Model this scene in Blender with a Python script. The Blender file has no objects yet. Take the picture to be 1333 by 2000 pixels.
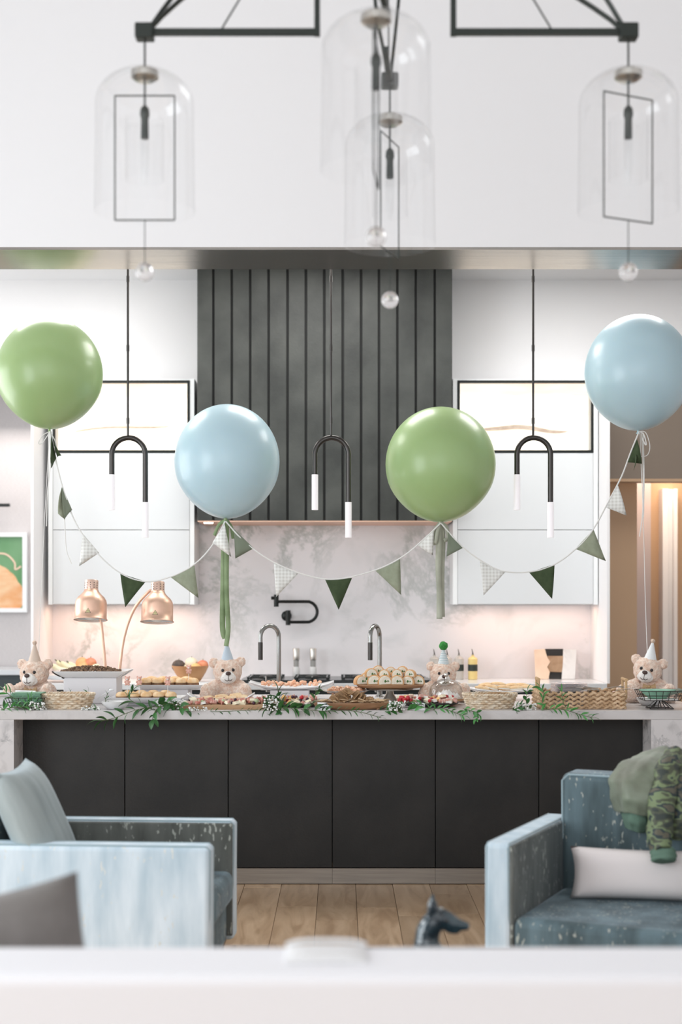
import bpy, bmesh, math, random
from mathutils import Vector, Matrix, Euler
random.seed(7)
S = bpy.context.scene
COL = S.collection
PI = math.pi
# ---------------------------------------------------------------- camera
CAMZ, FPX, HX, HY = 1.464, 2777.0, 666.5, 1171.0
cd = bpy.data.cameras.new('camera'); cam = bpy.data.objects.new('camera', cd); COL.objects.link(cam)
cam.location = (0, 0, CAMZ); cam.rotation_euler = (PI/2, 0, 0)
cd.sensor_fit = 'HORIZONTAL'; cd.sensor_width = 24.0; cd.lens = 24.0*FPX/1333.0
cd.shift_y = 171/1333.0
cd.clip_start = .05; cd.clip_end = 100
cd.dof.use_dof = True; cd.dof.focus_distance = 7.45; cd.dof.aperture_fstop = 1.55
S.camera = cam
# ---------------------------------------------------------------- world and light
S.view_settings.view_transform = 'Standard'; S.view_settings.look = 'None'
S.view_settings.gamma = 1; S.view_settings.use_curve_mapping = False
S.view_settings.exposure = 0.46
w = bpy.data.worlds.new('world'); S.world = w; w.use_nodes = True
bg = w.node_tree.nodes['Background']; bg.inputs[0].default_value = (.90, .96, 1.0, 1); bg.inputs[1].default_value = .72
def area(name, loc, rot, sx, sy, power, col=(1, 1, 1), spread=None):
    l = bpy.data.lights.new(name, 'AREA'); l.shape = 'RECTANGLE'; l.size = sx; l.size_y = sy
    l.energy = power; l.color = col
    if spread: l.spread = spread
    o = bpy.data.objects.new(name, l); COL.objects.link(o); o.location = loc; o.rotation_euler = rot
    return o
# window daylight behind and left of the camera, kitchen ceiling lights, warm lights under the wall cabinets
area('window_light_rear', (-1.0, -3.4, 2.6), (math.radians(90), 0, 0), 6.0, 4.0, 85, (.97, .98, 1))
area('window_light_left', (-4.35, 2.7, 1.9), (0, math.radians(-90), 0), 2.8, 3.6, 132, (.90, .96, 1))
for lx in (-1.9, -.1, 1.7):
    area('kitchen_ceiling_light', (lx, 8.55, 3.70), (0, 0, 0), 1.0, 1.0, 23, (1, .985, .96))
area('kitchen_left_fill', (-4.3, 8.45, 2.0), (0, math.radians(-90), 0), 2.2, 2.4, 54, (.95, .98, 1))  # added fill to brighten the kitchen's left; the wall has no window here
area('under_cabinet_light_left', (-1.5, 9.82, 1.425), (0, 0, 0), .9, .05, 1.7, (1, .62, .42))
area('under_cabinet_light_right', (1.25, 9.82, 1.425), (0, 0, 0), .9, .05, 1.2, (1, .62, .42))
area('hall_light', (2.5, 10.9, 2.75), (0, 0, 0), .5, .8, 16, (1, .80, .62))
area('niche_light', (-2.65, 11.2, 2.9), (0, 0, 0), .8, .8, 8, (1, .93, .88))
# ---------------------------------------------------------------- helpers
def PX(px, d): return (px-HX)*d/FPX
def PZ(py, d): return CAMZ+(HY-py)*d/FPX
def P(px, py, d): return Vector((PX(px, d), d, PZ(py, d)))

class MB:
    def __init__(s): s.v = []; s.f = []
    def add(s, vs, fs, M=None):
        n = len(s.v)
        for p in vs:
            p = Vector(p); s.v.append(M @ p if M else p)
        for f in fs: s.f.append([i+n for i in f])
        return s
    def box(s, c, d, M=None):
        x, y, z = [a/2 for a in d]; cx, cy, cz = c
        vs = [(cx+i*x, cy+j*y, cz+k*z) for k in (-1, 1) for j in (-1, 1) for i in (-1, 1)]
        return s.add(vs, [(0, 2, 3, 1), (4, 5, 7, 6), (0, 1, 5, 4), (2, 6, 7, 3), (0, 4, 6, 2), (1, 3, 7, 5)], M)
    def box2(s, a, b, M=None):
        return s.box([(p+q)/2 for p, q in zip(a, b)], [abs(q-p) for p, q in zip(a, b)], M)
    def lathe(s, prof, n=32, M=None, cap=True, sx=1, sy=1):
        vs = []; fs = []
        for r, z in prof:
            for i in range(n):
                a = 2*PI*i/n; vs.append((r*sx*math.cos(a), r*sy*math.sin(a), z))
        m = len(prof)
        for j in range(m-1):
            for i in range(n):
                k = (i+1) % n
                fs.append((j*n+i, j*n+k, (j+1)*n+k, (j+1)*n+i))
        if cap:
            if prof[0][0] > 1e-5: fs.append(tuple(range(n))[::-1])
            if prof[-1][0] > 1e-5: fs.append(tuple((m-1)*n+i for i in range(n)))
        return s.add(vs, fs, M)
    def ell(s, c, r, n=16, m=10, M=None, rot=None):
        T = Matrix.Translation(c)
        if rot: T = T @ Euler(rot).to_matrix().to_4x4()
        T = T @ Matrix.Diagonal((r[0], r[1], r[2], 1))
        if M: T = M @ T
        prof = [(math.sin(PI*j/m), -math.cos(PI*j/m)) for j in range(m+1)]
        prof[0] = (0.001, -1); prof[-1] = (0.001, 1)
        return s.lathe(prof, n, T, cap=True)
    def tube(s, pts, r, n=8, closed=False, M=None, sq=None):
        pts = [Vector(p) for p in pts]; m = len(pts)
        rs = r if isinstance(r, (list, tuple)) else [r]*m
        vs = []; fs = []; up = None
        for i, p in enumerate(pts):
            if closed: t = pts[(i+1) % m]-pts[i-1]
            else: t = pts[min(i+1, m-1)]-pts[max(i-1, 0)]
            if t.length < 1e-9: t = Vector((0, 0, 1))
            t.normalize()
            if up is None:
                up = Vector((0, 1, 0)) if abs(t.y) < .9 else Vector((1, 0, 0))
            up = (up-t*up.dot(t))
            if up.length < 1e-6: up = t.orthogonal()
            up.normalize(); sd = t.cross(up)
            for k in range(n):
                a = 2*PI*(k+.5)/n
                q = (sd*math.cos(a)*(sq[0] if sq else 1)+up*math.sin(a)*(sq[1] if sq else 1))*rs[i]
                vs.append(p+q)
        for i in range(m if closed else m-1):
            j = (i+1) % m
            for k in range(n):
                l = (k+1) % n
                fs.append((i*n+k, i*n+l, j*n+l, j*n+k))
        if not closed:
            fs.append(tuple(range(n))[::-1]); fs.append(tuple((m-1)*n+k for k in range(n)))
        return s.add(vs, fs, M)
    def prism(s, poly, y0, y1, M=None):
        # poly of (x, z) extruded along y
        n = len(poly)
        vs = [(x, y0, z) for x, z in poly]+[(x, y1, z) for x, z in poly]
        fs = [tuple(range(n)), tuple(range(n, 2*n))[::-1]]
        for i in range(n):
            k = (i+1) % n; fs.append((i, i+n, k+n, k))
        return s.add(vs, fs, M)
    def grid(s, fn, nu, nv, M=None, thick=None):
        vs = [fn(i/nu, j/nv) for j in range(nv+1) for i in range(nu+1)]
        fs = [(j*(nu+1)+i, j*(nu+1)+i+1, (j+1)*(nu+1)+i+1, (j+1)*(nu+1)+i) for j in range(nv) for i in range(nu)]
        return s.add(vs, fs, M)
    def build(s, name, mat, parent=None, smooth=True, bev=None, seg=2, ang=35):
        me = bpy.data.meshes.new(name)
        me.from_pydata([tuple(v) for v in s.v], [], s.f)
        bm = bmesh.new(); bm.from_mesh(me); bmesh.ops.recalc_face_normals(bm, faces=bm.faces); bm.to_mesh(me); bm.free()
        if smooth:
            for p in me.polygons: p.use_smooth = True
            me.set_sharp_from_angle(angle=math.radians(ang))
        me.materials.append(mat)
        o = bpy.data.objects.new(name, me); COL.objects.link(o)
        if parent: o.parent = parent
        if bev:
            b = o.modifiers.new('bevel', 'BEVEL'); b.width = bev; b.segments = seg; b.limit_method = 'ANGLE'
        return o
def tag(o, label=None, cat=None, group=None, kind=None):
    if label: o['label'] = label
    if cat: o['category'] = cat
    if group: o['group'] = group
    if kind: o['kind'] = kind
    return o
def empty(name, loc=(0, 0, 0), label=None, cat=None, group=None, rz=0):
    o = bpy.data.objects.new(name, None); COL.objects.link(o); o.location = loc; o.rotation_euler = (0, 0, rz)
    o.empty_display_size = .05
    return tag(o, label, cat, group)
def copy_tree(o, parent=None):
    c = o.copy(); COL.objects.link(c)
    if parent is not None: c.parent = parent
    for ch in list(o.children): copy_tree(ch, c)
    return c
def solid(o, t=.003, off=0):
    m = o.modifiers.new('solid', 'SOLIDIFY'); m.thickness = t; m.offset = off; return o
def subs(o, n=1):
    m = o.modifiers.new('sub', 'SUBSURF'); m.levels = n; m.render_levels = n; return o
def smooth_pts(pts, k=6):
    pts = [Vector(p) for p in pts]; out = []
    for i in range(len(pts)-1):
        p0 = pts[max(i-1, 0)]; p1 = pts[i]; p2 = pts[i+1]; p3 = pts[min(i+2, len(pts)-1)]
        for j in range(k):
            t = j/k
            out.append(.5*((2*p1)+(-p0+p2)*t+(2*p0-5*p1+4*p2-p3)*t*t+(-p0+3*p1-3*p2+p3)*t**3))
    out.append(pts[-1]); return out
def Mx(loc=(0, 0, 0), rot=(0, 0, 0), sc=(1, 1, 1)):
    return Matrix.Translation(loc) @ Euler(rot).to_matrix().to_4x4() @ Matrix.Diagonal((sc[0], sc[1], sc[2], 1))
def srgb(r, g, b):
    f = lambda c: (c/255/12.92) if c/255 <= .04045 else ((c/255+.055)/1.055)**2.4
    return (f(r), f(g), f(b))
# ---------------------------------------------------------------- materials
def nt(name):
    m = bpy.data.materials.new(name); m.use_nodes = True; t = m.node_tree
    return m, t, t.nodes['Principled BSDF'], t.nodes['Material Output']
def N(t, typ, **kw):
    n = t.nodes.new(typ)
    for k, v in kw.items():
        if k.startswith('i_'):
            key = k[2:]; key = int(key) if key.isdigit() else key.replace('_', ' ')
            n.inputs[key].default_value = v
        else: setattr(n, k, v)
    return n
def coords(t, scale=(1, 1, 1), kind='Object', rot=(0, 0, 0)):
    c = N(t, 'ShaderNodeTexCoord'); m = N(t, 'ShaderNodeMapping'); m.inputs['Scale'].default_value = scale; m.inputs['Rotation'].default_value = rot
    t.links.new(c.outputs[kind], m.inputs[0]); return m.outputs[0]
def ramp(t, src, stops):
    r = N(t, 'ShaderNodeValToRGB'); e = r.color_ramp.elements
    while len(e) < len(stops): e.new(.5)
    for a, (p, c) in zip(e, stops): a.position = p; a.color = (*c, 1) if len(c) == 3 else c
    t.links.new(src, r.inputs[0]); return r.outputs[0]
def mat(name, col, rough=.5, metal=0, var=None, scale=5, stretch=(1, 1, 1), bump=0, bscale=30, sheen=0, sss=0, coat=0, emit=None, es=1, rnd=0, detail=4, lohi=(.35, .65), spec=None, trans=0):
    m, t, b, o = nt(name)
    b.inputs['Base Color'].default_value = (*col, 1); b.inputs['Roughness'].default_value = rough; b.inputs['Metallic'].default_value = metal
    if sheen: b.inputs['Sheen Weight'].default_value = sheen; b.inputs['Sheen Roughness'].default_value = .4
    if sss: b.inputs['Subsurface Weight'].default_value = sss; b.inputs['Subsurface Radius'].default_value = (.02, .012, .008); b.inputs['Subsurface Scale'].default_value = .5
    if coat: b.inputs['Coat Weight'].default_value = coat; b.inputs['Coat Roughness'].default_value = .08
    if spec is not None: b.inputs['Specular IOR Level'].default_value = spec
    if trans: b.inputs['Transmission Weight'].default_value = trans
    src = None
    if var:
        n = N(t, 'ShaderNodeTexNoise', i_Scale=scale, i_Detail=detail); t.links.new(coords(t, stretch), n.inputs['Vector'])
        src = ramp(t, n.outputs[0], [(lohi[0], col), (lohi[1], var)])
        t.links.new(src, b.inputs['Base Color'])
    if rnd:
        oi = N(t, 'ShaderNodeObjectInfo'); mr = N(t, 'ShaderNodeMapRange'); mr.inputs['To Min'].default_value = 1-rnd; mr.inputs['To Max'].default_value = 1+rnd*.6
        t.links.new(oi.outputs['Random'], mr.inputs[0])
        h = N(t, 'ShaderNodeHueSaturation'); h.inputs['Color'].default_value = (*col, 1)
        if src is not None: t.links.new(src, h.inputs['Color'])
        t.links.new(mr.outputs[0], h.inputs['Value']); t.links.new(h.outputs[0], b.inputs['Base Color'])
    if bump:
        n2 = N(t, 'ShaderNodeTexNoise', i_Scale=bscale, i_Detail=3); t.links.new(coords(t, stretch), n2.inputs['Vector'])
        bp = N(t, 'ShaderNodeBump', i_Strength=bump, i_Distance=.01); t.links.new(n2.outputs[0], bp.inputs['Height']); t.links.new(bp.outputs[0], b.inputs['Normal'])
    if emit: b.inputs['Emission Color'].default_value = (*emit, 1); b.inputs['Emission Strength'].default_value = es
    return m
def marble_mat(name, base, vein, cloud, scale=1.0, rough=.18, amt=1):
    m, t, b, o = nt(name); co = coords(t, (scale, scale, scale), rot=(0, .6, 0))
    n0 = N(t, 'ShaderNodeTexNoise', i_Scale=1.3, i_Detail=8, i_Roughness=.66, i_Distortion=.45); t.links.new(co, n0.inputs['Vector'])
    v1 = ramp(t, n0.outputs[0], [(.455, (0, 0, 0)), (.495, (1, 1, 1)), (.54, (0, 0, 0))])
    n1 = N(t, 'ShaderNodeTexNoise', i_Scale=.9, i_Detail=5); t.links.new(co, n1.inputs['Vector'])
    msk = ramp(t, n1.outputs[0], [(.45, (0, 0, 0)), (.66, (1, 1, 1))])
    mm = N(t, 'ShaderNodeMath', operation='MULTIPLY'); t.links.new(v1, mm.inputs[0]); t.links.new(msk, mm.inputs[1])
    ml = N(t, 'ShaderNodeMath', operation='MULTIPLY'); t.links.new(mm.outputs[0], ml.inputs[0]); ml.inputs[1].default_value = amt
    n2 = N(t, 'ShaderNodeTexNoise', i_Scale=2.2, i_Detail=6, i_Distortion=.6); t.links.new(co, n2.inputs['Vector'])
    cl = ramp(t, n2.outputs[0], [(.52, base), (.78, cloud)])
    mx = N(t, 'ShaderNodeMix', data_type='RGBA'); t.links.new(ml.outputs[0], mx.inputs[0]); t.links.new(cl, mx.inputs[6]); mx.inputs[7].default_value = (*vein, 1)
    t.links.new(mx.outputs[2], b.inputs['Base Color']); b.inputs['Roughness'].default_value = rough
    return m
def thin_glass(name, tint=(1, 1, 1), refl=1.0):
    m, t, b, o = nt(name); t.nodes.remove(b)
    tr = N(t, 'ShaderNodeBsdfTransparent'); tr.inputs[0].default_value = (*tint, 1)
    gl = N(t, 'ShaderNodeBsdfGlossy'); gl.inputs['Roughness'].default_value = .03
    fr = N(t, 'ShaderNodeLayerWeight'); fr.inputs[0].default_value = .5
    pw = N(t, 'ShaderNodeMath', operation='POWER'); pw.inputs[1].default_value = 4; t.links.new(fr.outputs['Facing'], pw.inputs[0])
    ml = N(t, 'ShaderNodeMath', operation='MULTIPLY_ADD'); ml.inputs[1].default_value = .45*refl; ml.inputs[2].default_value = .05*refl; t.links.new(pw.outputs[0], ml.inputs[0])
    mx = N(t, 'ShaderNodeMixShader'); t.links.new(ml.outputs[0], mx.inputs[0]); t.links.new(tr.outputs[0], mx.inputs[1]); t.links.new(gl.outputs[0], mx.inputs[2])
    t.links.new(mx.outputs[0], o.inputs[0]); return m
def velvet_mat(name, base, light, fleck, fl=.66):
    m, t, b, o = nt(name)
    n = N(t, 'ShaderNodeTexNoise', i_Scale=7, i_Detail=4); t.links.new(coords(t, (1.6, 1.6, .35)), n.inputs['Vector'])
    c = ramp(t, n.outputs[0], [(.32, base), (.70, light)])
    n2 = N(t, 'ShaderNodeTexNoise', i_Scale=75, i_Detail=2); t.links.new(coords(t, (1, 1, .38)), n2.inputs['Vector'])
    n3 = N(t, 'ShaderNodeTexNoise', i_Scale=9, i_Detail=1); t.links.new(coords(t, (1, 1, .5)), n3.inputs['Vector'])
    a = N(t, 'ShaderNodeMath', operation='MULTIPLY_ADD'); t.links.new(n3.outputs[0], a.inputs[0]); a.inputs[1].default_value = .35; t.links.new(n2.outputs[0], a.inputs[2])
    f = ramp(t, a.outputs[0], [(fl+.155, (0, 0, 0)), (fl+.19, (1, 1, 1))])
    mx = N(t, 'ShaderNodeMix', data_type='RGBA'); t.links.new(f, mx.inputs[0]); t.links.new(c, mx.inputs[6]); mx.inputs[7].default_value = (*fleck, 1)
    t.links.new(mx.outputs[2], b.inputs['Base Color']); b.inputs['Roughness'].default_value = .75
    b.inputs['Sheen Weight'].default_value = .35; b.inputs['Sheen Roughness'].default_value = .35; b.inputs['Sheen Tint'].default_value = (.75, .88, 1, 1)
    return m
def gingham_mat():
    m, t, b, o = nt('gingham'); sep = N(t, 'ShaderNodeSeparateXYZ'); t.links.new(coords(t, (95, 95, 95)), sep.inputs[0])
    outs = []
    for ax in ('X', 'Z'):
        s = N(t, 'ShaderNodeMath', operation='SINE'); mu = N(t, 'ShaderNodeMath', operation='MULTIPLY'); mu.inputs[1].default_value = 3.6
        t.links.new(sep.outputs[ax], mu.inputs[0]); t.links.new(mu.outputs[0], s.inputs[0])
        g = N(t, 'ShaderNodeMath', operation='GREATER_THAN'); g.inputs[1].default_value = 0; t.links.new(s.outputs[0], g.inputs[0]); outs.append(g.outputs[0])
    ad = N(t, 'ShaderNodeMath', operation='ADD'); t.links.new(outs[0], ad.inputs[0]); t.links.new(outs[1], ad.inputs[1])
    h = N(t, 'ShaderNodeMath', operation='MULTIPLY'); h.inputs[1].default_value = .5; t.links.new(ad.outputs[0], h.inputs[0])
    c = ramp(t, h.outputs[0], [(0, (.90, .90, .87)), (.5, (.82, .81, .78)), (1, (.70, .69, .65))])
    t.links.new(c, b.inputs['Base Color']); b.inputs['Roughness'].default_value = .9; return m

M = {}
M['paint'] = mat('white_paint', (.86, .85, .86), .6)
M['ceil'] = mat('ceiling_paint', (.80, .80, .81), .7)
M['taupe'] = mat('taupe_wall', (.24, .19, .15), .6)
M['tan'] = mat('tan_wall', (.55, .36, .22), .45)
M['wallpaper'] = mat('woven_wallpaper', (.58, .55, .55), .85, var=(.68, .65, .65), scale=60, stretch=(1, 1, 6), bump=.3, bscale=80)
M['bronze'] = mat('brushed_bronze', (.36, .32, .29), .22, metal=.95, var=(.28, .26, .24), scale=14, stretch=(.2, 6, 6))
M['cabwhite'] = mat('satin_white_lacquer', (.73, .75, .77), .3)
M['cabedge'] = mat('white_edge', (.88, .90, .91), .35)
M['hood'] = mat('charcoal_hood_board', (.024, .027, .025), .55, var=(.056, .060, .055), scale=3.5, bump=.15, bscale=60, rnd=.10, detail=8)
M['hoodgap'] = mat('black_recess', (.006, .007, .007), .7)
M['island'] = mat('charcoal_laminate', (.0075, .007, .0068), .55, var=(.021, .0185, .017), scale=3.2, detail=8, bump=.1, bscale=90, rnd=.06, lohi=(.4, .75))
M['islandgap'] = mat('black_gap', (.004, .004, .004), .6)
M['kick'] = mat('brushed_metal_plinth', (.42, .38, .34), .34, metal=.7, var=(.34, .31, .28), scale=20, stretch=(.15, 5, 5))
M['marble'] = marble_mat('backsplash_marble', (.88, .85, .87), (.36, .40, .37), (.68, .68, .69), 1.1)
M['slab'] = marble_mat('island_stone', (.62, .59, .585), (.45, .43, .42), (.50, .47, .465), 2.5, .25, .5)
M['slableg'] = marble_mat('waterfall_stone', (.66, .63, .63), (.22, .22, .23), (.45, .43, .43), 5, .35, 1)
M['counter'] = marble_mat('counter_stone', (.70, .72, .74), (.5, .5, .5), (.62, .63, .64), 2, .2, .4)
M['black'] = mat('black_metal', (.018, .020, .019), .35, metal=.6)
M['gunmetal'] = mat('gunmetal', (.07, .065, .062), .28, metal=.9)
M['chandmetal'] = mat('dark_bronze_chandelier', (.030, .036, .032), .4, metal=.5)
M['steel'] = mat('dark_steel_faucet', (.30, .30, .29), .22, metal=1)
M['silver'] = mat('silver_metal', (.62, .60, .56), .28, metal=1)
M['copper'] = mat('copper', (.88, .58, .44), .42, metal=.8, var=(.82, .54, .41), scale=6)
M['copperlight'] = mat('copper_collar', (.84, .60, .50), .4, metal=.8)
M['whitein'] = mat('white_enamel', (.75, .75, .75), .4)
M['porc'] = mat('white_porcelain', (.80, .80, .81), .18, coat=.5)
M['boxwhite'] = mat('white_laminate_box', (.74, .72, .74), .4)
M['glass'] = thin_glass('clear_glass')
M['domeglass'] = thin_glass('cloche_glass', (.90, .90, .89), 2.0)
M['pane'] = thin_glass('cabinet_glass', (1, 1, 1), .5)
M['bulb'] = mat('frosted_acrylic', (.8, .77, .79), .5, emit=(1, .95, .98), es=.25)
M['crystal'] = mat('crystal_ball', (.9, .88, .88), .06, trans=.75)
M['green_balloon'] = mat('green_latex', (.36, .51, .225), .34, sss=.2, coat=.12)
M['blue_balloon'] = mat('pale_blue_latex', (.51, .69, .77), .34, sss=.2, coat=.12)
M['fl_dark'] = mat('dark_green_cotton', (.042, .066, .028), .9, var=(.058, .085, .038), scale=30)
M['fl_sage'] = mat('sage_cotton', (.30, .33, .235), .9, var=(.35, .38, .28), scale=30)
M['fl_sagedk'] = mat('grey_sage_cotton', (.20, .23, .17), .9)
M['gingham'] = gingham_mat()
M['cord'] = mat('white_cord', (.80, .79, .77), .8)
M['ribbon_g'] = mat('green_ribbon', (.17, .24, .11), .6, var=(.27, .36, .19), scale=12)
M['ribbon_s'] = mat('sage_ribbon', (.38, .39, .31), .7, var=(.46, .47, .38), scale=14)
M['fur'] = mat('bear_plush', (.80, .54, .41), .95, var=(.92, .76, .65), scale=55, bump=1.0, bscale=160, sheen=.5, detail=3)
M['furlight'] = mat('cream_plush', (.84, .81, .78), .95, bump=.6, bscale=150, sheen=.3)
M['nose'] = mat('brown_nose', (.055, .028, .022), .4)
M['eye'] = mat('bear_eye', (.015, .01, .01), .12)
M['satin'] = mat('gold_brown_satin', (.36, .22, .10), .4, var=(.50, .33, .17), scale=40)
M['hat_beige'] = mat('beige_paper_hat', (.66, .53, .44), .7)
M['hat_blue'] = mat('pale_blue_hat', (.50, .58, .66), .7)
M['hat_white'] = mat('white_hat', (.80, .82, .83), .7)
M['pom_g'] = mat('green_pompom', (.035, .24, .04), .95, bump=1, bscale=200, var=(.06, .34, .07), scale=80)
M['pom_p'] = mat('peach_pompom', (.78, .60, .48), .95, bump=1, bscale=200)
M['wicker'] = mat('pale_wicker', (.62, .45, .29), .7, var=(.84, .74, .60), scale=45, bump=.4, bscale=90)
M['seagrass'] = mat('braided_seagrass', (.46, .29, .16), .75, var=(.72, .52, .34), scale=22)
M['rattan'] = mat('rattan_handle', (.58, .38, .20), .6)
M['wood'] = mat('acacia_board', (.36, .20, .10), .5, var=(.50, .31, .17), scale=9, stretch=(.25, 3, 3))
M['wooddark'] = mat('walnut_board', (.24, .115, .055), .45, var=(.34, .18, .09), scale=9, stretch=(.25, 3, 3))
M['bowlwood'] = mat('wooden_bowl', (.50, .24, .10), .5, var=(.62, .33, .15), scale=8)
M['slate'] = mat('dark_tray', (.03, .026, .024), .5)
M['leaf'] = mat('green_leaf', (.030, .11, .030), .4, var=(.055, .19, .045), scale=20, rnd=.35)
M['leaf_lt'] = mat('bright_leaf', (.05, .22, .05), .4, var=(.09, .32, .08), scale=20, rnd=.3)
M['stem'] = mat('leaf_stem', (.10, .13, .05), .7)
M['bloom'] = mat('white_blossom', (.86, .86, .84), .8)
M['bun'] = mat('toasted_bun', (.74, .46, .22), .6, var=(.86, .68, .45), scale=25)
M['bunpale'] = mat('soft_bun_side', (.86, .76, .60), .8)
M['meat'] = mat('dark_meat', (.13, .06, .025), .6, var=(.26, .13, .06), scale=60, bump=.6, bscale=120)
M['granola'] = mat('meatball_brown', (.10, .045, .022), .6, var=(.34, .20, .11), scale=45, rnd=.3)
M['crust'] = mat('bread_crust', (.58, .30, .12), .6, var=(.74, .46, .24), scale=30)
M['crumb'] = mat('bread_crumb', (.86, .82, .72), .9, var=(.78, .72, .60), scale=60, bump=.5, bscale=120)
M['herb'] = mat('herb', (.05, .15, .03), .7)
M['cracker'] = mat('cracker', (.62, .42, .24), .8, var=(.74, .57, .38), scale=50, rnd=.15)
M['crackerdk'] = mat('seeded_cracker', (.30, .17, .08), .8, var=(.44, .28, .15), scale=60, rnd=.2)
M['salami'] = mat('salami', (.62, .18, .13), .45, var=(.82, .48, .40), scale=70, rnd=.2, detail=2)
M['prosciutto'] = mat('prosciutto', (.72, .30, .24), .5, var=(.86, .62, .54), scale=30, stretch=(1, 1, 5), rnd=.15)
M['cheese'] = mat('pale_cheese', (.86, .78, .58), .5, rnd=.08)
M['cheese_o'] = mat('orange_cheese', (.86, .52, .20), .5, rnd=.1)
M['cheese_w'] = mat('white_cheese', (.86, .83, .76), .5)
M['berry'] = mat('red_berry', (.50, .02, .03), .3, rnd=.3)
M['blackberry'] = mat('dark_berry', (.05, .012, .03), .35, rnd=.4)
M['grape'] = mat('green_olive', (.46, .55, .32), .3, rnd=.1)
M['shrimp'] = mat('orange_bites', (.86, .38, .20), .45, var=(.90, .68, .52), scale=60, rnd=.15)
M['tart'] = mat('glazed_fruit_slice', (.78, .34, .18), .35, var=(.88, .60, .42), scale=40, rnd=.2)
M['meringue'] = mat('white_meringue', (.88, .85, .84), .7)
M['peach'] = mat('peach_skin', (.80, .30, .13), .5, var=(.88, .50, .22), scale=10)
M['apple'] = mat('red_apple', (.62, .13, .09), .4, var=(.80, .32, .16), scale=12)
M['pear'] = mat('pale_fruit', (.85, .72, .48), .5, var=(.88, .80, .62), scale=12)
M['avocado'] = mat('avocado_skin', (.045, .035, .03), .5, var=(.10, .07, .055), scale=30, bump=.5, bscale=90)
M['banana'] = mat('banana_peel', (.88, .78, .48), .5, var=(.86, .84, .66), scale=8)
M['napkin_g'] = mat('green_paper', (.20, .38, .26), .7, rnd=.15)
M['plate_g'] = mat('mint_plate', (.30, .56, .42), .5, rnd=.1)
M['clearplastic'] = mat('stacked_clear_plastic', (.50, .53, .60), .15, var=(.66, .68, .74), scale=18, stretch=(4, 4, .3), trans=.35)
M['oil'] = mat('yellow_oil', (.78, .60, .25), .15)
M['clearfill'] = mat('clear_bottle_content', (.84, .80, .74), .12, trans=.6)
M['blacklabel'] = mat('black_label', (.02, .03, .025), .5)
M['cooktop'] = mat('black_cooktop', (.018, .022, .022), .2)
M['stainless'] = mat('stainless', (.42, .43, .44), .3, metal=.9)
M['darkcab'] = mat('dark_cabinet', (.030, .042, .046), .45)
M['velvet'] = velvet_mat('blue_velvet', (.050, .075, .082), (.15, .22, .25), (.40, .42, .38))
M['velvet_lit'] = velvet_mat('lit_blue_velvet', (.46, .58, .66), (.78, .86, .92), (.70, .72, .70), .71)  # lit copy of the chair velvet, window light on the arms put into the colour
M['velvet_shade'] = velvet_mat('shaded_velvet', (.065, .070, .062), (.19, .20, .185), (.42, .44, .40))  # shaded copy of the chair velvet, shade on the arm insides put into the colour
M['velvetcush'] = velvet_mat('grey_velvet_cushion', (.26, .30, .30), (.40, .45, .45), (.48, .5, .48), .8)
M['piping'] = mat('velvet_piping', (.30, .40, .44), .7, sheen=.8)
M['taupepillow'] = mat('taupe_velvet', (.15, .135, .125), .85, sheen=.15, var=(.20, .18, .17), scale=8)
M['blush'] = mat('blush_linen', (.88, .81, .80), .9)
M['sofa'] = mat('white_linen_sofa', (.86, .85, .875), .9)
M['lace'] = mat('white_crochet', (.88, .87, .87), .95, bump=.8, bscale=120)
M['jacket'] = mat('olive_nylon', (.13, .14, .10), .5, var=(.22, .26, .19), scale=6, sheen=.2)
M['rib'] = mat('green_rib_knit', (.12, .20, .15), .9)
M['ceramic'] = mat('dark_teal_ceramic', (.012, .022, .030), .10, coat=.8, var=(.03, .07, .09), scale=10)
M['tabledk'] = mat('dark_table', (.03, .028, .027), .4)
M['mill'] = mat('white_mill', (.72, .72, .72), .35)
M['millgl'] = mat('mill_body', (.5, .5, .48), .2, trans=.4)
def camo():
    m, t, b, o = nt('camo_nylon'); n = N(t, 'ShaderNodeTexNoise', i_Scale=12, i_Detail=2, i_Distortion=.3); t.links.new(coords(t, (1, 1, 2.2)), n.inputs['Vector'])
    c = N(t, 'ShaderNodeValToRGB'); c.color_ramp.interpolation = 'CONSTANT'; e = c.color_ramp.elements
    while len(e) < 5: e.new(.5)
    for a, (p, cl) in zip(e, [(0, (.03, .04, .035)), (.38, (.07, .08, .05)), (.46, (.17, .22, .11)), (.53, (.02, .035, .04)), (.60, (.11, .10, .07))]): a.position = p; a.color = (*cl, 1)
    t.links.new(n.outputs[0], c.inputs[0]); t.links.new(c.outputs[0], b.inputs['Base Color']); b.inputs['Roughness'].default_value = .6; return m
M['camo'] = camo()
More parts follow.
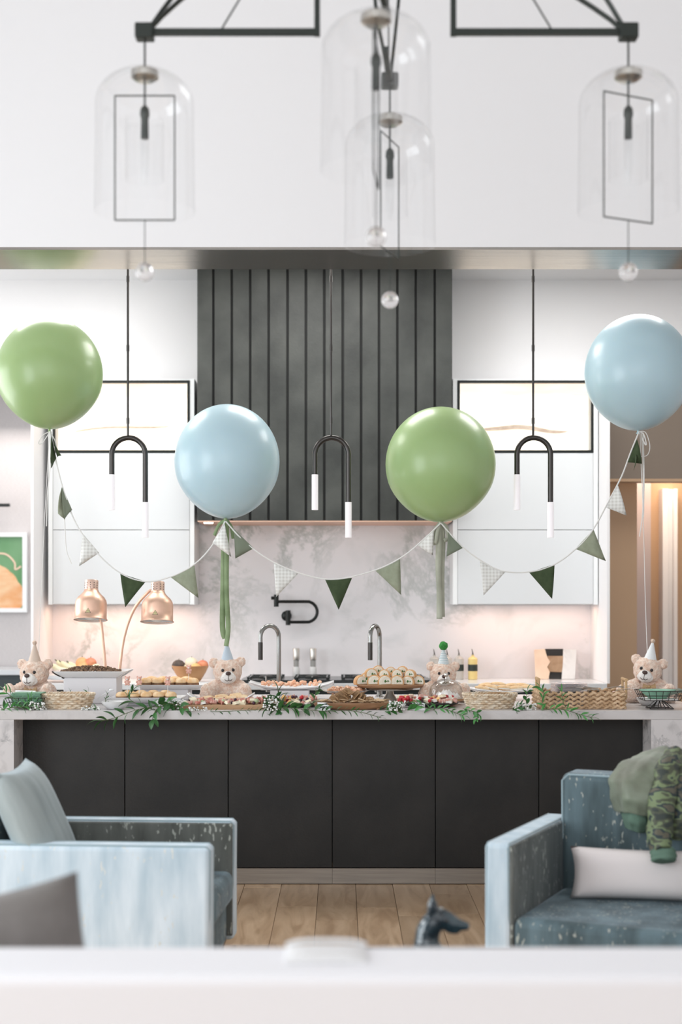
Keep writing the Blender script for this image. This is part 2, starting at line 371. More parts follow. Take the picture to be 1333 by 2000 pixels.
def plank_mat():
    m, t, b, o = nt('oak_plank'); oi = N(t, 'ShaderNodeObjectInfo')
    co = coords(t, (7, 1.1, 1)); ad = N(t, 'ShaderNodeVectorMath', operation='ADD'); t.links.new(co, ad.inputs[0])
    mu = N(t, 'ShaderNodeMath', operation='MULTIPLY'); mu.inputs[1].default_value = 50; t.links.new(oi.outputs['Random'], mu.inputs[0]); t.links.new(mu.outputs[0], ad.inputs[1])
    n = N(t, 'ShaderNodeTexNoise', i_Scale=1.8, i_Detail=6, i_Distortion=1.4); t.links.new(ad.outputs[0], n.inputs['Vector'])
    g = ramp(t, n.outputs[0], [(.35, (.46, .30, .18)), (.5, (.57, .39, .245)), (.68, (.66, .47, .31))])
    mr = N(t, 'ShaderNodeMapRange'); mr.inputs['To Min'].default_value = .72; mr.inputs['To Max'].default_value = 1.15; t.links.new(oi.outputs['Random'], mr.inputs[0])
    h = N(t, 'ShaderNodeHueSaturation'); t.links.new(g, h.inputs['Color']); t.links.new(mr.outputs[0], h.inputs['Value']); t.links.new(h.outputs[0], b.inputs['Base Color'])
    b.inputs['Roughness'].default_value = .42; return m
M['plank'] = plank_mat()
def glow_mat():
    m, t, b, o = nt('lit_onyx_panel')
    n = N(t, 'ShaderNodeTexNoise', i_Scale=2.0, i_Detail=5, i_Distortion=.5); t.links.new(coords(t, (.45, 1, 5)), n.inputs['Vector'])
    c = ramp(t, n.outputs[0], [(.36, (1, .80, .62)), (.50, (1, .92, .80)), (.64, (1, .95, .86)), (.76, (.90, .70, .52))])
    t.links.new(c, b.inputs['Base Color']); t.links.new(c, b.inputs['Emission Color']); b.inputs['Emission Strength'].default_value = .50; b.inputs['Roughness'].default_value = .4; return m
M['glow'] = glow_mat()
# ---------------------------------------------------------------- the setting
def struct(mb, name, m, **k):
    return tag(mb.build(name, m, smooth=False, **k), kind='structure')
fl = struct(MB().box2((-4.5, -3.6, -.05), (4.5, 13, -.012)), 'floor', M['islandgap'])
rp = random.Random(3)
shared = {}
for i in range(-12, 12):
    y = 4.1+rp.random()*.7
    x0 = i*.19-.02
    while y < 9.4:
        L = rp.choice([.45, .7, .9, 1.2]); L = min(L, 9.4-y) if 9.4-y < L+.3 else L
        if L not in shared:
            me = MB().box((0, 0, 0), (.188, L-.002, .012)).build('plank', M['plank'], fl, smooth=False, bev=.0012, seg=1)
            shared[L] = me; o = me
        else:
            o = shared[L].copy(); COL.objects.link(o)
        o.location = (x0, y+L/2, -.006+rp.uniform(-.0006, .0004)); y += L
# unplanked floor out of view
struct(MB().box2((-4.5, -3.6, -.012), (4.5, 4.05, 0)), 'floor', M['plank'])
XL, XR = -2.03, 1.757                      # inner faces of the kitchen's side panels
WY = 10.03
struct(MB().box2((-4.5, 6.7, 3.125), (4.5, 7.094, 5.6)), 'wall_upper', M['paint'])
struct(MB().box2((-4.5, 6.7, 3.112), (4.5, 7.094, 3.125)), 'trim_1', M['bronze'])
struct(MB().box2((-4.5, 7.094, 3.717), (4.5, 13, 3.80)), 'ceiling', M['ceil'])
struct(MB().box2((-4.5, -3.6, 5.6), (4.5, 7.2, 5.7)), 'ceiling', M['ceil'])
# back wall with an opening each side below 3.02
struct(MB().box2((XL-.02, WY, 0), (XR+.02, WY+.12, 3.717)), 'wall_back', M['paint'])
struct(MB().box2((-4.5, WY, 3.02), (XL-.02, WY+.12, 3.717)), 'wall_back', M['paint'])
struct(MB().box2((XR+.02, WY, 3.02), (4.5, WY+.12, 3.717)), 'wall_back', M['paint'])
struct(MB().box2((4.4, -3.6, 0), (4.5, 13, 5.6)), 'wall_right', M['paint'])
wl = MB()
wl.box2((-4.5, -3.6, 0), (-4.4, 6.7, .35)); wl.box2((-4.5, -3.6, 4.4), (-4.4, 6.7, 5.6)); wl.box2((-4.5, 5.6, .35), (-4.4, 13, 4.4)); wl.box2((-4.5, -3.6, .35), (-4.4, 0.8, 4.4)); wl.box2((-4.5, 6.7, 0), (-4.4, 13, .35))
struct(wl, 'wall_left', M['paint'])
wf = MB()
for y in (.85, 2.4, 4.0, 5.55): wf.box2((-4.48, y-.03, .35), (-4.42, y+.03, 4.4))
for z in (.38, 4.37): wf.box2((-4.48, .8, z-.03), (-4.42, 5.6, z+.03))
struct(wf, 'window_1', M['black'])
# side panels of the kitchen niche
struct(MB().box2((XR, 9.38, .91), (XR+.018, WY, 3.02)), 'trim_2', M['paint'])
struct(MB().box2((XL-.018, 9.38, .91), (XL, WY, 3.02)), 'trim_3', M['paint'])
# left niche
struct(MB().box2((-4.4, 11.8, 0), (XL-.02, 11.9, 3.717)), 'wall_niche', M['wallpaper'])
struct(MB().box2((XL-.02, WY+.12, 0), (XL+.08, 11.8, 3.717)), 'wall_niche', M['paint'])
# right hall : taupe upper wall over a tan panelled passage
zt = PZ(935, 10.0)
struct(MB().box2((XR+.02, 10.0, zt), (4.4, 10.14, 3.02)), 'wall_hall', M['taupe'])
struct(MB().box2((XR+.02, 10.0, zt-.02), (4.4, 10.14, zt)), 'trim_4', M['tan'])
struct(MB().box2((XR+.018, 10.35, 0), (PX(1245, 10.35), 12.0, zt+.3)), 'wall_hall', M['tan'])
struct(MB().box2((PX(1245, 11.5), 11.5, 0), (4.4, 11.6, zt+.3)), 'wall_hall', M['tan'])
struct(MB().box2((PX(1245, 11.2), 11.2, 0), (PX(1272, 11.2), 11.5, zt+.3)), 'reflection_strip', mat('lilac_reflection', (.50, .44, .45), .5))  # light reflection in the hall, painted as a lilac strip
zs = PZ(955, 11.4)
ds = MB(); xa, xb = PX(1293, 11.4), PX(1322, 11.4)
ds.box2((xa, 11.42, 0), (xb, 11.5, zs)); ds.box2((xa, 11.36, 0), (xa+.045, 11.42, zs)); ds.box2((xb-.03, 11.36, 0), (xb, 11.42, zs))
struct(ds, 'trim_6', M['paint'])

# backsplash
tag(MB().box2((XL, WY-.02, .91), (XR, WY-.001, 2.05)).build('backsplash', M['marble'], smooth=False), 'white veined marble slab behind the cooktop', 'backsplash')
# back counter run
t = empty('back_counter', (0, 9.7, 0), 'pale stone counter run along the kitchen back wall with dark cabinet fronts', 'counter')
def ab(mb, name, m, par, **k):
    o = mb.build(name, m, None, **k); o.parent = par; o.matrix_parent_inverse = Matrix.Translation(par.location).inverted(); return o
ab(MB().box2((XL, 9.38, .868), (XR, WY-.02, .91)), 'countertop', M['counter'], t, bev=.003, smooth=False)
ab(MB().box2((XL, 9.44, .1), (XR, WY-.02, .868)), 'cabinet_body', M['darkcab'], t, smooth=False)
for i in range(7):
    a = XL+i*.54; ab(MB().box2((a+.003, 9.42, .12), (a+.537, 9.44, .83)), 'cabinet_door', M['darkcab'], t, smooth=False, bev=.002)
t = empty('cooktop', (-.1, 9.65, .91), 'black gas cooktop with steel rim set in the back counter', 'cooktop')
def lb(mb, name, m, par, **k): return mb.build(name, m, par, **k)
xa, xb = PX(470, 9.6)+.1, PX(842, 9.6)+.1
lb(MB().box2((xa, -.24, 0), (xb, .28, .012)), 'steel_rim', M['cooktop'], t, bev=.003, smooth=False)
lb(MB().box2((xa+.02, -.22, .012), (xb-.02, .26, .02)), 'glass_plate', M['cooktop'], t, smooth=False)
for i in range(4):
    cx = xa+.17+i*(xb-xa-.34)/3
    g = MB()
    for k in (-.1, 0, .1): g.box((cx+k, .02, .032), (.010, .42, .010)); g.box((cx, .02+k*1.6, .032), (.24, .010, .010))
    for sx in (-.11, .11):
        for sy in (-.18, .22): g.box((cx+sx, sy, .027), (.012, .012, .014))
    lb(g, 'pan_grate', M['cooktop'], t, smooth=False)
    lb(MB().lathe([(.05, .02), (.045, .036), (.03, .04)], 20, Mx((cx, .02, 0))), 'burner', M['black'], t)
# sideboard in left niche
t = empty('sideboard', (-2.9, 11.4, 0), 'dark teal sideboard with a white top in the left recess', 'sideboard')
lb(MB().box2((-1.4, -.2, .1), (.86, .38, .87)), 'body', M['darkcab'], t, smooth=False)
lb(MB().box2((-1.42, -.22, .87), (.865, .39, .91)), 'top', M['counter'], t, smooth=False, bev=.003)
for i in range(3): lb(MB().box2((-1.36+i*.74, -.215, .12), (-.64+i*.74, -.2, .84)), 'door_panel', M['darkcab'], t, smooth=False, bev=.002)
# picture
D = 11.74
t = empty('framed_picture', (0, 0, 0), 'white framed photograph of orange fruit on green, on the left recess wall', 'picture')
x0, x1, z0, z1 = PX(-95, D), PX(52, D), PZ(1196, D), PZ(1040, D)
f = MB(); fw = .035
f.box2((x0, D, z0), (x1, D+.055, z0+fw)); f.box2((x0, D, z1-fw), (x1, D+.055, z1)); f.box2((x0, D, z0+fw), (x0+fw, D+.055, z1-fw)); f.box2((x1-fw, D, z0+fw), (x1, D+.055, z1-fw))
lb(f, 'frame', M['cabedge'], t, smooth=False)
gm = mat('picture_green', (.10, .28, .11), .6, var=(.30, .50, .30), scale=2, stretch=(1, 1, .4)); gm2 = mat('picture_orange', (.80, .36, .14), .6, var=(.88, .60, .36), scale=5, stretch=(1, 1, 2)); gm3 = mat('picture_stem', (.82, .62, .46), .6)
lb(MB().box2((x0+fw, D+.03, z0+fw), (x1-fw, D+.036, z1-fw)), 'print', gm, t, smooth=False)
def disc(cx, cz, rx, rz, y, n=28, clipx=None, clipz=None):
    pts = []
    for i in range(n):
        a = 2*PI*i/n; x = cx+rx*math.cos(a); z = cz+rz*math.sin(a)
        if clipx: x = min(x, clipx)
        if clipz: z = max(z, clipz)
        pts.append((x, z))
    return pts
for k, (px, py, rx, rz) in enumerate([(-18, 1130, .14, .13), (-5, 1140, .13, .15), (8, 1152, .12, .16), (22, 1165, .10, .14)]):
    c = P(px, py, D)
    lb(MB().prism(disc(c.x, c.z, rx, rz, 0, clipx=x1-fw, clipz=z0+fw), D+.0295-.0008*k, D+.03-.0008*k), 'printed_fruit', gm2, t, smooth=False)
lb(MB().tube(smooth_pts([P(-20, 1082, D+.026), P(10, 1082, D+.026), P(28, 1098, D+.026), P(30, 1112, D+.026), P(41, 1106, D+.026)]), .009, 6, sq=(1, .1)), 'printed_stem', gm3, t)
t = empty('picture_light', (0, 0, 0), 'black bar picture light on the left recess wall above the framed picture', 'wall lamp')
lb(MB().box2((PX(-90, 11.66), 11.62, PZ(990, 11.66)), (PX(20, 11.66), 11.66, PZ(984, 11.66))), 'lamp_bar', M['black'], t, smooth=False, bev=.004)
lb(MB().tube([(PX(-35, 11.7), 11.64, PZ(987, 11.66)), (PX(-35, 11.7), 11.8, PZ(987, 11.66))], .008), 'wall_arm', M['black'], t)

# wall cabinets
def wall_cabinet(xa, xb, label, side):
    t = empty('wall_cabinet', ((xa+xb)/2, 9.68, 1.43), label, 'cabinet', 'white wall cabinets flanking the hood'); h = (xb-xa)/2
    F = 9.68; zb = 1.43; top = PZ(743, F)-zb; mid = PZ(884, F)-zb; seam = PZ(1035, F)-zb
    c = MB(); b_ = WY-.022-F
    c.box2((-h-.03, .0, 0), (-h, b_, top+.012)); c.box2((h, .0, 0), (h+.03, b_, top+.012)); c.box2((-h, .02, 0), (h, b_, .02)); c.box2((-h, .02, top), (h, b_, top+.012)); c.box2((-h, .02, mid-.01), (h, b_, mid+.01)); c.box2((-h, b_-.01, 0), (h, b_, top))
    lb(c, 'body', M['cabedge'], t, smooth=False)
    lb(MB().box2((-h+.002, -.0, .003), (h-.002, .02, seam-.002)), 'lower_door', M['cabwhite'], t, smooth=False, bev=.002)
    lb(MB().box2((-h+.002, -.0, seam+.002), (h-.002, .02, mid-.003)), 'upper_door', M['cabwhite'], t, smooth=False, bev=.002)
    g = MB(); w_ = .017
    g.box2((-h, -.004, mid), (h, .02, mid+w_)); g.box2((-h, -.004, top-w_), (h, .02, top)); g.box2((-h, -.004, mid+w_), (-h+w_, .02, top-w_)); g.box2((h-w_, -.004, mid+w_), (h, .02, top-w_))
    gd = lb(g, 'glass_door', M['black'], t, smooth=False)
    lb(MB().box2((-h+w_, .008, mid+w_), (h-w_, .011, top-w_)), 'pane', M['pane'], gd, smooth=False)
    lb(MB().box2((-h+w_, .10, mid+.012), (h-w_, .11, top-w_*.5)), 'lit_stone_back', M['glow'], t, smooth=False)
    sm = mat('brown_vein', (.50, .36, .27), .7, var=(.74, .60, .48), scale=18)
    pts = []; n = 22; zc = (mid+top)/2-(.075 if side > 0 else .06); lo = []
    for i in range(n+1):
        u = i/n; x = -h+.14+u*(2*h-.30); w2 = (.013 if side > 0 else .004)*math.sin(PI*u)**.5+.001
        zz = zc+.012*math.sin(u*5)+(-.03+.045*u if side < 0 else -.008*math.sin(u*9))
        pts.append((x, zz+w2+random.uniform(0, .003))); lo.append((x, zz-w2))
    lb(MB().prism(pts+lo[::-1], .096, .0998), 'stone_vein', sm, t, smooth=False)
    return t
wall_cabinet(PX(103, 9.68), PX(371, 9.68), 'white wall cabinet with a backlit glass-front top, left of the charcoal hood', -1)
wall_cabinet(PX(894, 9.68), PX(1160, 9.68), 'white wall cabinet with a backlit glass-front top, right of the charcoal hood', 1)
# hood
HF = 9.5; hx0, hx1 = PX(386, HF), PX(883, HF); hz = PZ(1017, HF)
t = empty('range_hood', (0, 0, 0), 'tall charcoal range hood clad in vertical boards above the cooktop', 'range hood')
lb(MB().box2((hx0, HF+.016, hz), (hx1, WY-.022, 3.717)), 'core', M['hoodgap'], t, smooth=False)
lb(MB().box2((hx0, HF+.002, hz-.006), (hx1, WY-.02, hz)), 'copper_rim', M['copper'], t, smooth=False)
seams = [386, 417, 453, 489, 525, 562, 598, 634, 670, 706, 741, 777, 813, 850, 883]
for a, b in zip(seams, seams[1:]):
    xa, xb = PX(a, HF), PX(b, HF)
    lb(MB().box2((xa+(.001 if a == 386 else .008), HF, hz), (xb-(.001 if b == 883 else .008), HF+.018, 3.717)), 'hood_board', M['hood'], t, smooth=False, bev=.003)
for sx in (hx0+.002, hx1-.002):
    for k in range(4): lb(MB().box((sx, HF+.085+k*.125, (hz+3.717)/2), (.014, .112, 3.717-hz)), 'hood_board', M['hood'], t, smooth=False, bev=.003)
lb(MB().lathe([(.03, 0), (.032, .006)], 20, Mx((PX(407, HF+.1), HF+.12, hz-.012))), 'spotlight', mat('hood_lamp', (1, 1, 1), .5, emit=(1, .9, .8), es=6), t)

# ---------------------------------------------------------------- island
IY0, IY1, IT = 7.1, 8.3, .91
ix0, ixa = PX(-30, 7.1), PX(27, 7.1); ixb, ix1 = PX(1273, 7.1), PX(1390, 7.1)
t = empty('island_worktop', (0, 7.1, 0), 'grey stone island worktop with solid stone ends down to the floor', 'worktop')
lb(MB().box2((ix0, 0, .864), (ix1, 1.2, IT)), 'slab', M['slab'], t, smooth=False, bev=.003)
for a, b in ((ix0-.0, ixa), (ixb, ix1)): lb(MB().box2((a, .0, 0), (b, 1.2, .864)), 'end_panel', M['slableg'], t, smooth=False)
CF = 7.3
edges = [ixa]+[PX(p, CF) for p in (244, 446, 649.5, 851, 1053)]+[ixb]
for i, (a, b) in enumerate(zip(edges, edges[1:])):
    nm = ['leftmost of the six', 'second from the left of the six', 'third from the left of the six', 'third from the right of the six', 'second from the right of the six', 'rightmost of the six'][i]
    c = empty('island_cabinet', ((a+b)/2, CF, 0), 'charcoal handleless island cabinet, %s' % nm, 'cabinet', 'charcoal cabinets along the island front'); h = (b-a)/2
    lb(MB().box2((-h+.0005, .02, .085), (h-.0005, .6, .862)), 'body', M['islandgap'], c, smooth=False)
    lb(MB().box2((-h+.0022, 0, .088), (h-.0022, .02, .855)), 'door', M['island'], c, smooth=False, bev=.001, seg=1)
    lb(MB().box2((-h+.0005, .006, .004), (h-.0005, .05, .083)), 'plinth', M['kick'], c, smooth=False)
# faucets
def faucet(px0, px1, D, rot, label):
    # px1 = riser
    b = P(px1, 1360, D); t = empty('faucet', (b.x, D, IT), label, 'faucet', 'gooseneck taps on the island')
    top = PZ(1222, D)-IT; r = .062
    pts = [(0, 0, 0), (0, 0, top-r-.03)]+[(-r+r*math.cos(a), 0, top-r+r*1.0*math.sin(a)) for a in [PI*k/14 for k in range(15)]]+[(-2*r, 0, top-r-.03)]
    Mr = Mx((0, 0, 0), (0, 0, rot))
    lb(MB().tube(pts, .0125, 14, M=Mr), 'neck', M['steel'], t)
    lb(MB().tube([(-2*r, 0, top-r-.03), (-2*r, 0, top-r-.13)], [.0135, .0135], 14, M=Mr), 'spray_head', M['gunmetal'], t)
    lb(MB().lathe([(.024, 0), (.024, .006), (.017, .01), (.017, .05), (.013, .052)], 20), 'base', M['steel'], t)
    lb(MB().tube([(-.0, 0, .03), (-.05, -.02, .034), (-.095, -.02, .034), (-.1, -.02, .12)], .005, 8, M=Mr), 'lever', M['steel'], t)
faucet(518, 545, 8.1, .62, 'dark steel gooseneck faucet behind the white boat platter')
faucet(728, 742, 8.1, 1.1, 'dark steel gooseneck faucet behind the baguette sandwiches')
# pot filler
t = empty('pot_filler', (0, 0, 0), 'black folding pot filler tap mounted on the marble backsplash', 'tap')
D = 9.86; r = .011
arc = [P(535, 1175, D), P(600, 1175, D)]
cx, cz = P(600, 1196, D).x, P(600, 1195, D).z; R = arc[1].z-cz
pts = [P(541, 1175, D)]+[Vector((cx+R*math.cos(a)*1.0, D, cz+R*math.sin(a))) for a in [PI/2-PI*k/12 for k in range(13)]]+[P(560, 1215, D)]
lb(MB().tube(smooth_pts(pts, 2), r, 10), 'arm', M['black'], t)
for (px, py0, py1) in ((540, 1161, 1185), (563, 1192, 1221)): lb(MB().tube([P(px, py0, D), P(px, py1, D)], .017, 14), 'valve', M['black'], t)
lb(MB().tube([P(563, 1205, D), P(563, 1205, WY-.03)], .012, 12), 'wall_pipe', M['black'], t)
lb(MB().lathe([(.036, 0), (.036, .012), (.02, .02)], 24, Mx(P(560, 1203, 10.008), (PI/2, 0, 0))), 'wall_flange', M['black'], t)
lb(MB().tube([P(530, 1168, D), P(537, 1168, D)], .012, 10), 'handle', M['black'], t)

# ---------------------------------------------------------------- arch pendant lights over the island
PD = 7.7
def arch_pendant(pr, label):
    x0 = PX(pr, PD); t = empty('pendant_light', (x0, PD, 3.717), label, 'pendant light', 'arch pendant lights over the island'); s = PD/FPX
    def L(dx, py): return Vector((dx*s, 0, PZ(py, PD)-3.717))
    lb(MB().lathe([(.06, -.025), (.06, 0)], 24), 'canopy', M['black'], t)
    lb(MB().tube([L(0, 850), Vector((0, 0, -.02))], .0062, 10), 'rod', M['gunmetal'], t)
    for py in (545, 680, 822): lb(MB().tube([L(0, py-6), L(0, py+6)], .0082, 10), 'rod_joint', M['gunmetal'], t)
    dl, dr = -31.5, 34; c = (dl+dr)/2; R = (dr-dl)/2
    pts = [L(dl, 928)]+[Vector(((c+R*math.cos(a))*s, 0, PZ(850+5, PD)-3.717+(-R+R*math.sin(a))*s)) for a in [PI-PI*k/20 for k in range(21)]]+[L(dr, 982)]
    lb(MB().tube(pts, .0145, 14), 'arch_tube', M['gunmetal'], t)
    for dx, a, b in ((dl, 927, 996), (dr, 981, 1050)):
        lb(MB().tube([L(dx, a), L(dx, b)], .0178, 18), 'lamp_cylinder', M['bulb'], t, ang=50)
arch_pendant(250, 'black arch pendant light with two frosted tubes, above the copper heat lamps')
arch_pendant(647, 'black arch pendant light with two frosted tubes, in front of the charcoal hood')
arch_pendant(1042, 'black arch pendant light with two frosted tubes, in front of the right wall cabinet')

# ---------------------------------------------------------------- chandelier
CD = 4.57; cx = PX(755, CD)
t = empty('chandelier', (cx, CD, 5.6), 'dark metal chandelier with curved arms and clear glass bell shades', 'chandelier')
def CL(v): return Vector(v)-Vector((cx, CD, 5.6))
zb = PZ(63, CD)
tips = [((PX(283, CD), CD), (PX(620, CD), CD), 0, .19), ((PX(1228, CD), CD), (PX(886, CD), CD), .45, .19), ((PX(735, 4.13), 4.13), (cx, CD-.14), PI/2-.1, .21), ((PX(762, 5.0), 5.0), (cx, CD+.14), 1.2, .19)]
lb(MB().tube([CL((cx, CD, zb+.75)), CL((cx, CD, 5.6))], .012, 10), 'stem', M['chandmetal'], t)
lb(MB().lathe([(.07, -.04), (.07, 0)], 24), 'canopy', M['chandmetal'], t)
def shade(tx, ty, rz, zo=0):
    # bell shade hanging under an arm tip; top of glass at pixel 135 for the side ones
    zt_ = PZ(135, CD)+zo; g = MB(); R = .158; H = PZ(135, CD)-PZ(415, CD)
    prof = [(.004, 0)]+[(R*math.sin(a), -R*.72*(1-math.cos(a))) for a in [PI/2*k/12 for k in range(1, 13)]]+[(R*1.0, -.2), (R*1.02, -H)]
    T = Mx(CL((tx, ty, zt_)))
    g.lathe(prof, 40, T, cap=False)
    gl = lb(g, 'glass_shade', M['glass'], t); 
    lb(MB().tube([CL((tx, ty, zb)), CL((tx, ty, PZ(215, CD)))], .0035, 8), 'hanging_rod', M['chandmetal'], t)
    lb(MB().lathe([(.02, .012), (.045, 0), (.045, -.02), (.03, -.03)], 24, Mx(CL((tx, ty, zt_-.008)))), 'shade_cap', M['silver'], t)
    lb(MB().lathe([(.006, .03), (.014, .02), (.016, 0), (.012, -.012), (.013, -.075)], 16, Mx(CL((tx, ty, PZ(225, CD))))), 'lamp_socket', M['chandmetal'], t)
    lb(MB().lathe([(.012, 0), (.014, -.03), (.010, -.12), (.002, -.15)], 14, Mx(CL((tx, ty, PZ(225, CD)-.075)))), 'bulb', M['glass'], t)
    lb(MB().lathe([(.062, 0), (.062, -.2)], 24, Mx(CL((tx, ty, PZ(232, CD)))), cap=False), 'inner_glass', M['glass'], t)
    a, b = PZ(187, CD), PZ(430, CD); hw = .096; c_, s_ = math.cos(rz), math.sin(rz)
    pts = [(-hw, a), (hw, a), (hw, b), (-hw, b), (-hw, a)]
    f = MB()
    for p, q in zip(pts, pts[1:]): f.tube([CL((tx+p[0]*c_, ty+p[0]*s_, p[1])), CL((tx+q[0]*c_, ty+q[0]*s_, q[1]))], .0026, 6)
    lb(f, 'wire_frame', M['chandmetal'], t)
    lb(MB().tube([CL((tx, ty, b)), CL((tx, ty, PZ(520, CD)))], .0016, 6), 'drop_wire', M['chandmetal'], t)
    lb(MB().ell(CL((tx, ty, PZ(531, CD))), (.03, .03, .03), 20, 12), 'crystal_ball', M['crystal'], t)
for (tx, ty), (bx, by), rz, _ in tips:
    side = abs(ty-CD) < .01
    lb(MB().tube([CL((tx, ty, zb)), CL((bx, by, zb))], .0125, 4, sq=(1.1, 1.1)), 'arm_bar', M['chandmetal'], t, smooth=False)
    if side: lb(MB().tube([CL((bx, by, zb-.012)), CL((bx, by, zb+.30)), CL((cx, CD, zb+.42))], .012, 4, sq=(1.1, 1.1)), 'inner_post', M['chandmetal'], t, smooth=False)
    d = Vector((cx-tx, CD-ty, 0)); d.normalize(); nn = Vector((-d.y, d.x, 0)); Ld = math.hypot(cx-tx, CD-ty)
    for k in (-1, 1):
        pts = [Vector((tx, ty, zb-.01))+d*(Ld*u)+nn*(k*.05*math.sin(PI*u)) + Vector((0, 0, .62*(1-(1-u)**2.0) if k > 0 else .52*u**.85)) for u in [i/14 for i in range(15)]]
        lb(MB().tube([CL(p) for p in pts], .011, 6, sq=(.6, 1.2)), 'curved_arm', M['chandmetal'], t)
    lb(MB().box(CL((tx, ty, zb)), (.06, .05, .05)), 'hub', M['chandmetal'], t, smooth=False, bev=.006)
    m = Vector((tx, ty, zb))+d*Ld*.31; e = Vector((tx, ty, zb+.4))+d*Ld*.62
    lb(MB().tube([CL(m), CL(e)], .003, 6), 'tie_rod', M['chandmetal'], t)
    shade(tx, ty, rz)
# ---------------------------------------------------------------- balloons and bunting
BD = 7.7
def balloon(px, pyt, pyb, w, m, col, label, grp):
    s = BD/FPX; H = (pyb-pyt)*s; R = w/2*s; x = PX(px, BD)
    t = empty('balloon', (x, BD, PZ(pyb, BD)), label, 'balloon', grp)
    prof = [(.004, 0)]; n = 30
    for i in range(1, n):
        a = PI*i/n; z = H/2*(1-math.cos(a)); r = R*math.sin(a)
        if z < H*.35: r = r*(1-.10*((1-z/(H*.35))**1.5))
        prof.append((r, z))
    prof.append((.001, H))
    lb(MB().lathe(prof, 56), 'latex_skin', m, t, ang=80)
    lb(MB().lathe([(.012, -.018), (.006, -.008), (.005, -.002), (.014, .006)], 14), 'knot', m, t)
    return t
b1 = balloon(97, 622, 838, 206, M['green_balloon'], 'green', 'large sage green balloon, high at the left edge', 'round party balloons')
b2 = balloon(444, 790, 1013, 205, M['blue_balloon'], 'blue', 'large pale blue balloon hovering left of the charcoal hood centre', 'round party balloons')
b3 = balloon(861, 795, 1020, 215, M['green_balloon'], 'green', 'large green balloon hovering at the right edge of the hood', 'round party balloons')
b4 = balloon(1247, 615, 841, 207, M['blue_balloon'], 'blue', 'large pale blue balloon, high at the right edge', 'round party balloons')
def rel(par, v): return Vector(v)-par.location
def ribbon(par, pts, wd, m, name='ribbon', D=None, twist=0):
    pts = smooth_pts([rel(par, p) for p in pts], 6); g = MB(); n = len(pts)
    vs = []; fs = []
    for i, p in enumerate(pts):
        tn = (pts[min(i+1, n-1)]-pts[max(i-1, 0)]).normalized(); a = twist*math.sin(i*.5)
        sd = Vector((-tn.z, 0, tn.x)) if abs(tn.y) < .9 else Vector((1, 0, 0)); sd.normalize()
        sd = sd*math.cos(a)+Vector((0, 1, 0))*math.sin(a)
        vs += [p-sd*wd/2, p+sd*wd/2]
    fs = [(2*i, 2*i+1, 2*i+3, 2*i+2) for i in range(n-1)]
    g.add(vs, fs); return solid(lb(g, name, m, par), .0012)
D = BD-.02
for pts in ([(97, 842), (99, 900), (93, 960), (91, 1028)], [(99, 842), (110, 900), (122, 960), (127, 1030), (130, 1075), (140, 1101)]):
    lb(MB().tube(smooth_pts([rel(b1, P(a, b, D)) for a, b in pts]), .0028, 6), 'tail_string', M['cord'], b1)
lb(MB().tube(smooth_pts([rel(b1, P(a, b, D-.01)) for a, b in [(97, 843), (84, 850), (75, 865), (82, 866), (92, 852), (98, 845), (107, 860), (110, 875), (103, 868), (98, 846)]]), .0026, 6), 'string_bow', M['cord'], b1)
lb(MB().tube(smooth_pts([rel(b1, P(97, 842, D)), rel(b1, P(88, 1000, 7.72)), rel(b1, P(81, 1150, 7.74)), rel(b1, P(75, 1282, 7.76))]), .0018, 6), 'tether_string', M['cord'], b1)
for pts in ([(1254, 845), (1257, 920), (1256, 1000), (1250, 1048)], [(1257, 845), (1259, 930), (1258, 1010)]):
    lb(MB().tube(smooth_pts([rel(b4, P(a, b, D)) for a, b in pts]), .0028, 6), 'tail_string', M['cord'], b4)
lb(MB().tube(smooth_pts([rel(b4, P(a, b, D-.01)) for a, b in [(1249, 843), (1262, 845), (1270, 870), (1266, 888), (1254, 892)]]), .0024, 6), 'string_bow', M['cord'], b4)
lb(MB().tube(smooth_pts([rel(b4, P(a, b, D-.01)) for a, b in [(1249, 843), (1258, 848), (1263, 866), (1261, 868), (1255, 855)]]), .0034, 6), 'string_bow', M['cord'], b4)
lb(MB().tube(smooth_pts([rel(b4, P(1251, 845, D)), rel(b4, P(1258, 1040, 7.7)), rel(b4, P(1261, 1160, 7.72)), rel(b4, P(1266, 1300, 7.74))]), .002, 6), 'tether_string', M['cord'], b4)
ribbon(b2, [P(441, 1016, D), P(438, 1060, D), P(436, 1150, D), P(435, 1225, D), P(440, 1247, D)], .030, M['ribbon_g'])
ribbon(b2, [P(443, 1016, D-.01), P(443, 1080, D-.01), P(443, 1160, D-.01), P(446, 1225, D-.012), P(442, 1262, D-.02)], .026, M['ribbon_g'], twist=.2)
ribbon(b2, [P(440, 1016, D+.01), P(428, 1025, D+.01), P(419, 1046, D+.01)], .018, M['ribbon_g'])
ribbon(b2, [P(442, 1016, D+.01), P(452, 1030, D+.01), P(456, 1052, D+.01)], .020, M['ribbon_g'])
ribbon(b3, [P(861, 1022, D), P(858, 1050, D-.01), P(857, 1110, D-.01), P(859, 1160, D-.01), P(859, 1209, D-.01)], .032, M['ribbon_s'], twist=.25)
ribbon(b3, [P(863, 1022, D), P(866, 1060, D), P(864, 1120, D), P(865, 1205, D)], .026, M['ribbon_s'], twist=.2)
ribbon(b3, [P(860, 1022, D), P(850, 1036, D-.01), P(846, 1058, D-.01), P(851, 1060, D-.02), P(855, 1040, D-.02), P(859, 1024, D-.01)], .020, M['ribbon_s'])
ribbon(b3, [P(862, 1022, D), P(872, 1030, D-.01), P(876, 1050, D-.01), P(868, 1056, D-.02)], .022, M['ribbon_s'])
lb(MB().tube([rel(b2, P(441, 1012, D)), rel(b2, P(441, 1022, D))], .009, 8), 'knot_wrap', M['ribbon_g'], b2)
